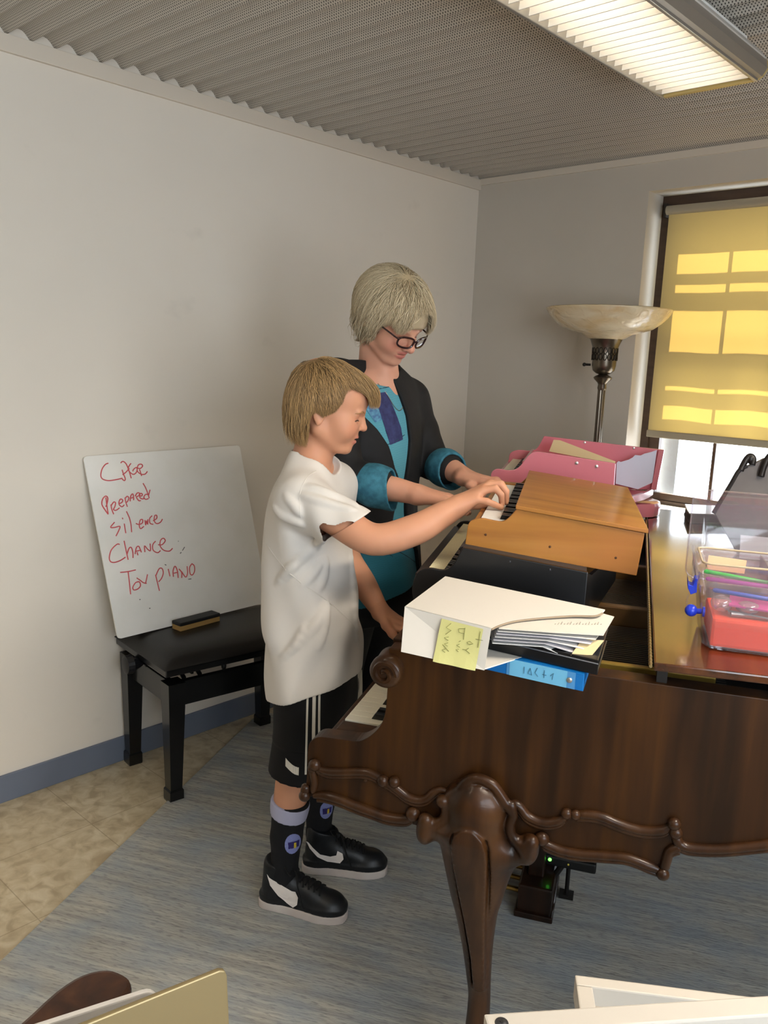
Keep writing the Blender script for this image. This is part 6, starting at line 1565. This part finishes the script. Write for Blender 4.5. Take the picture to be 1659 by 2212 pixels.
# left hand behind the boy's hand
MLw = [(.088, .932, 1.155), (.094, .952, 1.160), (.094, .972, 1.158), (.09, .99, 1.150)]
for m_ in MLw: FW.cap((.02, .975 + (m_[1] - .96) * .5, 1.160), m_, .0215, .0125, .014)
for m_, ln in zip(MLw, (.055, .064, .062, .05)):
    finger(FW, [m_, (m_[0] + ln * .5, m_[1] - .006, m_[2] + .002), (m_[0] + ln * .8, m_[1] - .01, m_[2] - .010), (m_[0] + ln * .95, m_[1] - .012, m_[2] - .024)], .0115, .0078)
finger(FW, [(.03, .955, 1.155), (.055, .92, 1.145), (.075, .905, 1.132), (.09, .898, 1.122)], .014, .009, .010)
for s in (-1, 1):
    FW.chain([WQ(-.005, s * .085, .80), WQ(-.09, s * .085 + .05, .5), WQ(-.20, s * .085 + .12, .1), WQ(-.20, s * .085 + .12, .07)], [.085, .058, .036, .036], .03)
    FW.cap(WQ(-.22, s * .09 + .12, .045), WQ(-.06, s * .10 + .12, .035), .03, .026, .02)
FW.build('body', m_skin, lady, 1, colour=skin_colour(SKIN_W, hw_, 'b8625c', 'cf7a6c', False))
for s in (-1, 1): lash(FW, hw_, s, lady, m_lash, .0013)
PW = [(104, 8), (118, 30), (116, 80), (90, 126), (34, 156), (-30, 156), (-100, 128), (-138, 72), (-144, 10), (-140, -40), (-142, -90), (-158, -140), (-124, -150), (-90, -136), (-64, -126), (-40, -122), (-14, -114), (8, -96), (28, -62), (44, -14), (58, 10), (74, 16), (90, 4)]
hair('hair', lady, m_hair, whf, 1.05, PW, (8, -14, 126), (-8, 0, 32), (113, 92, 99), 12000, 5, '8f7c5a', 'f6e6c4', droop=.34, tuft=(60, .10, 50, -40), wid=.28, maxn=48, step=8.5, rootmin=-95, rough=1.5, nape=False, sweep=(-.15, 0, 0))
# glasses
m_gl = mat('glasses_frame', '2a1416', .25, coat=.4)
w = MB()
for s in (-1, 1):
    ring = []
    for a in np.linspace(0, 2 * math.pi, 29):
        ca, sa = math.cos(a), math.sin(a)
        x = 25 * np.sign(ca) * abs(ca) ** .75; z = 15.5 * np.sign(sa) * abs(sa) ** .75
        ring.append(hw_.pt((116 - .0085 * (abs(31 * s + x) ** 2) * .55, 31 * s + x, -8 + z)))
    w.tube(ring, .003, 8, caps=False)
w.tube([hw_.pt((116, -8, -3)), hw_.pt((118, 0, -1)), hw_.pt((116, 8, -3))], .0026, 8)
for s in (-1, 1): w.tube([hw_.pt((102, 56 * s, -3)), hw_.pt((88, 75 * s, 4)), hw_.pt((30, 82 * s, 2)), hw_.pt((-20, 80 * s, -6))], .0024, 8)
gls = w.build('eyeglasses', m_gl, lady, True)
for s in (-1, 1):
    w = MB(); ring = []
    for a in np.linspace(0, 2 * math.pi, 25)[:-1]:
        ca, sa = math.cos(a), math.sin(a); x = 24 * np.sign(ca) * abs(ca) ** .75; z = 14.5 * np.sign(sa) * abs(sa) ** .75
        ring.append(tuple(hw_.pt((115.6 - .0085 * (abs(31 * s + x) ** 2) * .55, 31 * s + x, -8 + z))))
    f = w.bm.faces.new([w.bm.verts.new(p) for p in ring]); w.build('lens', m_glass, gls)
# tunic
TEAL, TEAL2, NAVY, INK = [np.array(lin(c)[:3]) for c in ('659fab', '42889b', '2b2d5c', '163a48')]
PR1 = [(-0.0916, 1.4015), (-0.049, 1.4066), (-0.0258, 1.3567), (-0.0039, 1.3017), (0.0008, 1.2671), (-0.0559, 1.2536), (-0.0728, 1.311), (-0.087, 1.3646)]
PR2 = [(-0.1222, 1.3887), (-0.0937, 1.4016), (-0.0759, 1.3245), (-0.101, 1.3187), (-0.1199, 1.3521)]
LN = [[(-0.0647, 1.2541), (0.0112, 1.2805)], [(-0.1171, 1.4069), (-0.0106, 1.4239)], [(-0.1438, 0.9851), (-0.0305, 0.9115)], [(-0.0205, 0.9315), (0.0891, 0.8772)], [(-0.0676, 1.2974), (-0.0541, 1.259)]]
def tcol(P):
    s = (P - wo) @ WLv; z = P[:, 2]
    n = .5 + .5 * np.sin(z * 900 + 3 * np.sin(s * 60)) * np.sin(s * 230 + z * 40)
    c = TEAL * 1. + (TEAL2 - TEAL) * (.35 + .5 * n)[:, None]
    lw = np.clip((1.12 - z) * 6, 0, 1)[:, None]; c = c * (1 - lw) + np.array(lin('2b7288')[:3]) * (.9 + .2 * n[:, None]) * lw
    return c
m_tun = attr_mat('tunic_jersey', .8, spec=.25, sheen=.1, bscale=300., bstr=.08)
FU = Field((-.46, .70, .68), (-.04, 1.22, 1.47), .003)
TR = [(.70, .01, 0, .140, .185), (.8, .008, 0, .132, .180), (.9, .004, 0, .122, .172), (1.05, .0, 0, .106, .158), (1.2, .0, 0, .113, .165), (1.3, .0, 0, .102, .168), (1.38, -.004, 0, .09, .162), (1.43, -.004, 0, .076, .125), (1.47, -.006, 0, .06, .075)]
FU.loft(TR, folds=lambda th, Z, x, y: .004 * np.sin(th * 7 + Z * 9) * np.clip((1.1 - Z) * 4, .15, 1), fr=wfr)
FU.half(WQ(0, 0, .80), (.1, .2, -1))
FU.ell((.075, -.035, 1.49), (.088, .108, .068), .004, 's', wfr)
FU.cap(WQ(-.005, 0, 1.455), WQ(.03, 0, 1.53), .052, .058, .004, 's')
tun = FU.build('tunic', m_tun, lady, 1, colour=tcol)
to_f = lambda a, b: WQ(.12, a, b)
m_navy = speckle('navy_print', '23264f', '343a66', (60,) * 3, .8); m_ink = mat('ink_print', '163a48', .8)
decal(FU, PR1, to_f, -WFv, .0016, 14, 2).build('print', m_navy, tun)
decal(FU, PR2, to_f, -WFv, .0016, 10, 2).build('print', speckle('navy_wash', '3c5f86', '5b93ae', (90,) * 3, .8), tun)
for a, b in LN:
    w = MB(); w.tube([march(FU, to_f(a[0] + (b[0] - a[0]) * t, a[1] + (b[1] - a[1]) * t), -WFv) for t in np.linspace(0, 1, 10)], .0016, 5); w.build('print', m_ink, tun, True)
# cardigan
m_card = speckle('black_knit', '0b0b0d', '121214', (30,) * 3, .8, bmp=.1)
FC = Field((-.50, .60, .66), (.06, 1.28, 1.50), .0031)
CR = [(z, cx, cy, rx + .011, ry + .012) for z, cx, cy, rx, ry in TR]; CR[-1] = (1.482, -.012, 0, .066, .085); CR[-2] = (1.44, -.006, 0, .085, .138)
FC.loft(CR, folds=lambda th, Z, x, y: .004 * np.sin(th * 9 + Z * 5) * np.clip((1.25 - Z) * 3, .1, 1), fr=wfr)
for p in (RS, LS): FC.cap(WQ(-.01, 0, 1.455) * .8 + p * .2, p, .046, .058, .04)
FC.chain(WRA[:4], [.060, .055, .055, .056], .035); FC.chain(WLA[:4], [.060, .055, .054, .054], .035)
FC.half(WQ(0, 0, .80), (0, -.15, -1))
OP1 = [(-0.2967, 1.5865), (-0.2705, 1.5423), (-0.2558, 1.5101), (-0.2307, 1.4677), (-0.1809, 1.418), (-0.1532, 1.3601), (-0.0995, 1.2995), (-0.0662, 1.2511), (-0.0444, 1.1884), (-0.0194, 1.1505), (-0.0025, 1.1351), (0.0103, 1.148), (0.0157, 1.1979), (0.0288, 1.2667), (0.0235, 1.3358), (0.0034, 1.3907), (-0.018, 1.4377), (-0.0477, 1.4836), (-0.08, 1.5154), (-0.094, 1.598)]
OP2 = [(-0.0048, 1.1353), (-0.0266, 1.0618), (-0.0488, 0.9942), (-0.1123, 0.9642), (-0.1625, 0.921), (-0.1639, 0.7611), (0.1271, 0.6971), (0.1031, 0.8392), (0.0846, 0.9169), (0.0295, 0.9835), (0.0224, 1.0775)]
for op in (OP1, OP2): FC.prism(op, wo, WLv, np.array((0, 0, 1.)), WFv, .01, .3, .006, 's')
FC.cap(WQ(-.01, 0, 1.44), WQ(.02, 0, 1.53), .060, .066, .004, 's')
card = FC.build('cardigan', m_card, lady, 1)
# turned-back cuffs
m_cf = speckle('teal_cuff', '245d71', '38768a', (60,) * 3, .8, bmp=.1)
def cuff(pts, rr, name='cuff'):
    F = Field(np.min(pts, 0) - .12, np.max(pts, 0) + .12, .0028)
    F.chain(pts, rr, .01)
    d0 = np.array(pts[1]) - np.array(pts[0]); d1 = np.array(pts[-1]) - np.array(pts[-2])
    F.half(pts[0], -d0); F.half(pts[-1], d1 + np.array((0, 0, .3 * np.linalg.norm(d1))))
    e = np.array(pts[-1]); d1 = d1 / np.linalg.norm(d1)
    F.cap(e - d1 * .022, e + d1 * .06, rr[-1] - .007, rr[-1] - .005, 0, 's')
    return F.build(name, m_cf, lady, 1)
cuff([(-.232, .71, 1.166), (-.17, .70, 1.155), (-.118, .70, 1.146)], [.052, .060, .058])
cuff([(-.088, 1.072, 1.180), (-.05, 1.04, 1.176), (-.018, 1.014, 1.168)], [.052, .059, .057])
# necklace
w = MB()
def onbody(p): return p
nk = []
for a, z in ((-.060, 1.43), (-.048, 1.40), (-.025, 1.365), (-.004, 1.352), (.016, 1.365), (.034, 1.40), (.044, 1.43)):
    c2 = [march(G_, WQ(.10, a, z), -WFv) for G_ in (FW, FU)]
    nk.append(max(c2, key=lambda q: (q - wo) @ WFv) + WFv * .002)
w.tube(crom(nk, 6), .0012, 6); w.build('necklace', mat('necklace_silver', '8f8a84', .3, .8), lady, True)
# trousers and shoes
m_tr = mat('black_trousers', '0d0d0f', .75)
FP = Field((-.55, .72, .04), (-.02, 1.35, .92), .0036)
FP.loft([(.70, .0, 0, .115, .165), (.9, .0, 0, .112, .16)], fr=wfr)
for s in (-1, 1): FP.chain([WQ(0, s * .085, .80), WQ(-.085, s * .085 + .05, .5), WQ(-.20, s * .085 + .12, .06)], [.098, .075, .06], .03)
FP.half((0, 0, .06), (0, 0, -1)); FP.build('trousers', m_tr, lady, 1)
for s in (-1, 1):
    F = Field(WQ(-.14, s * .095 + .12, .06) - .16, WQ(-.14, s * .095 + .12, .06) + .16, .003)
    F.cap(WQ(-.225, s * .09 + .12, .045), WQ(-.05, s * .102 + .12, .036), .037, .034, .02); F.ell(WQ(-.07, s * .10 + .12, .03), (.06, .042, .03), .02, 'u', wfr)
    F.half((0, 0, .0098), (0, 0, -1)); F.build('shoe', m_up, lady, 1)
for o in bpy.data.objects:
    if '_b' in o: del o['_b']
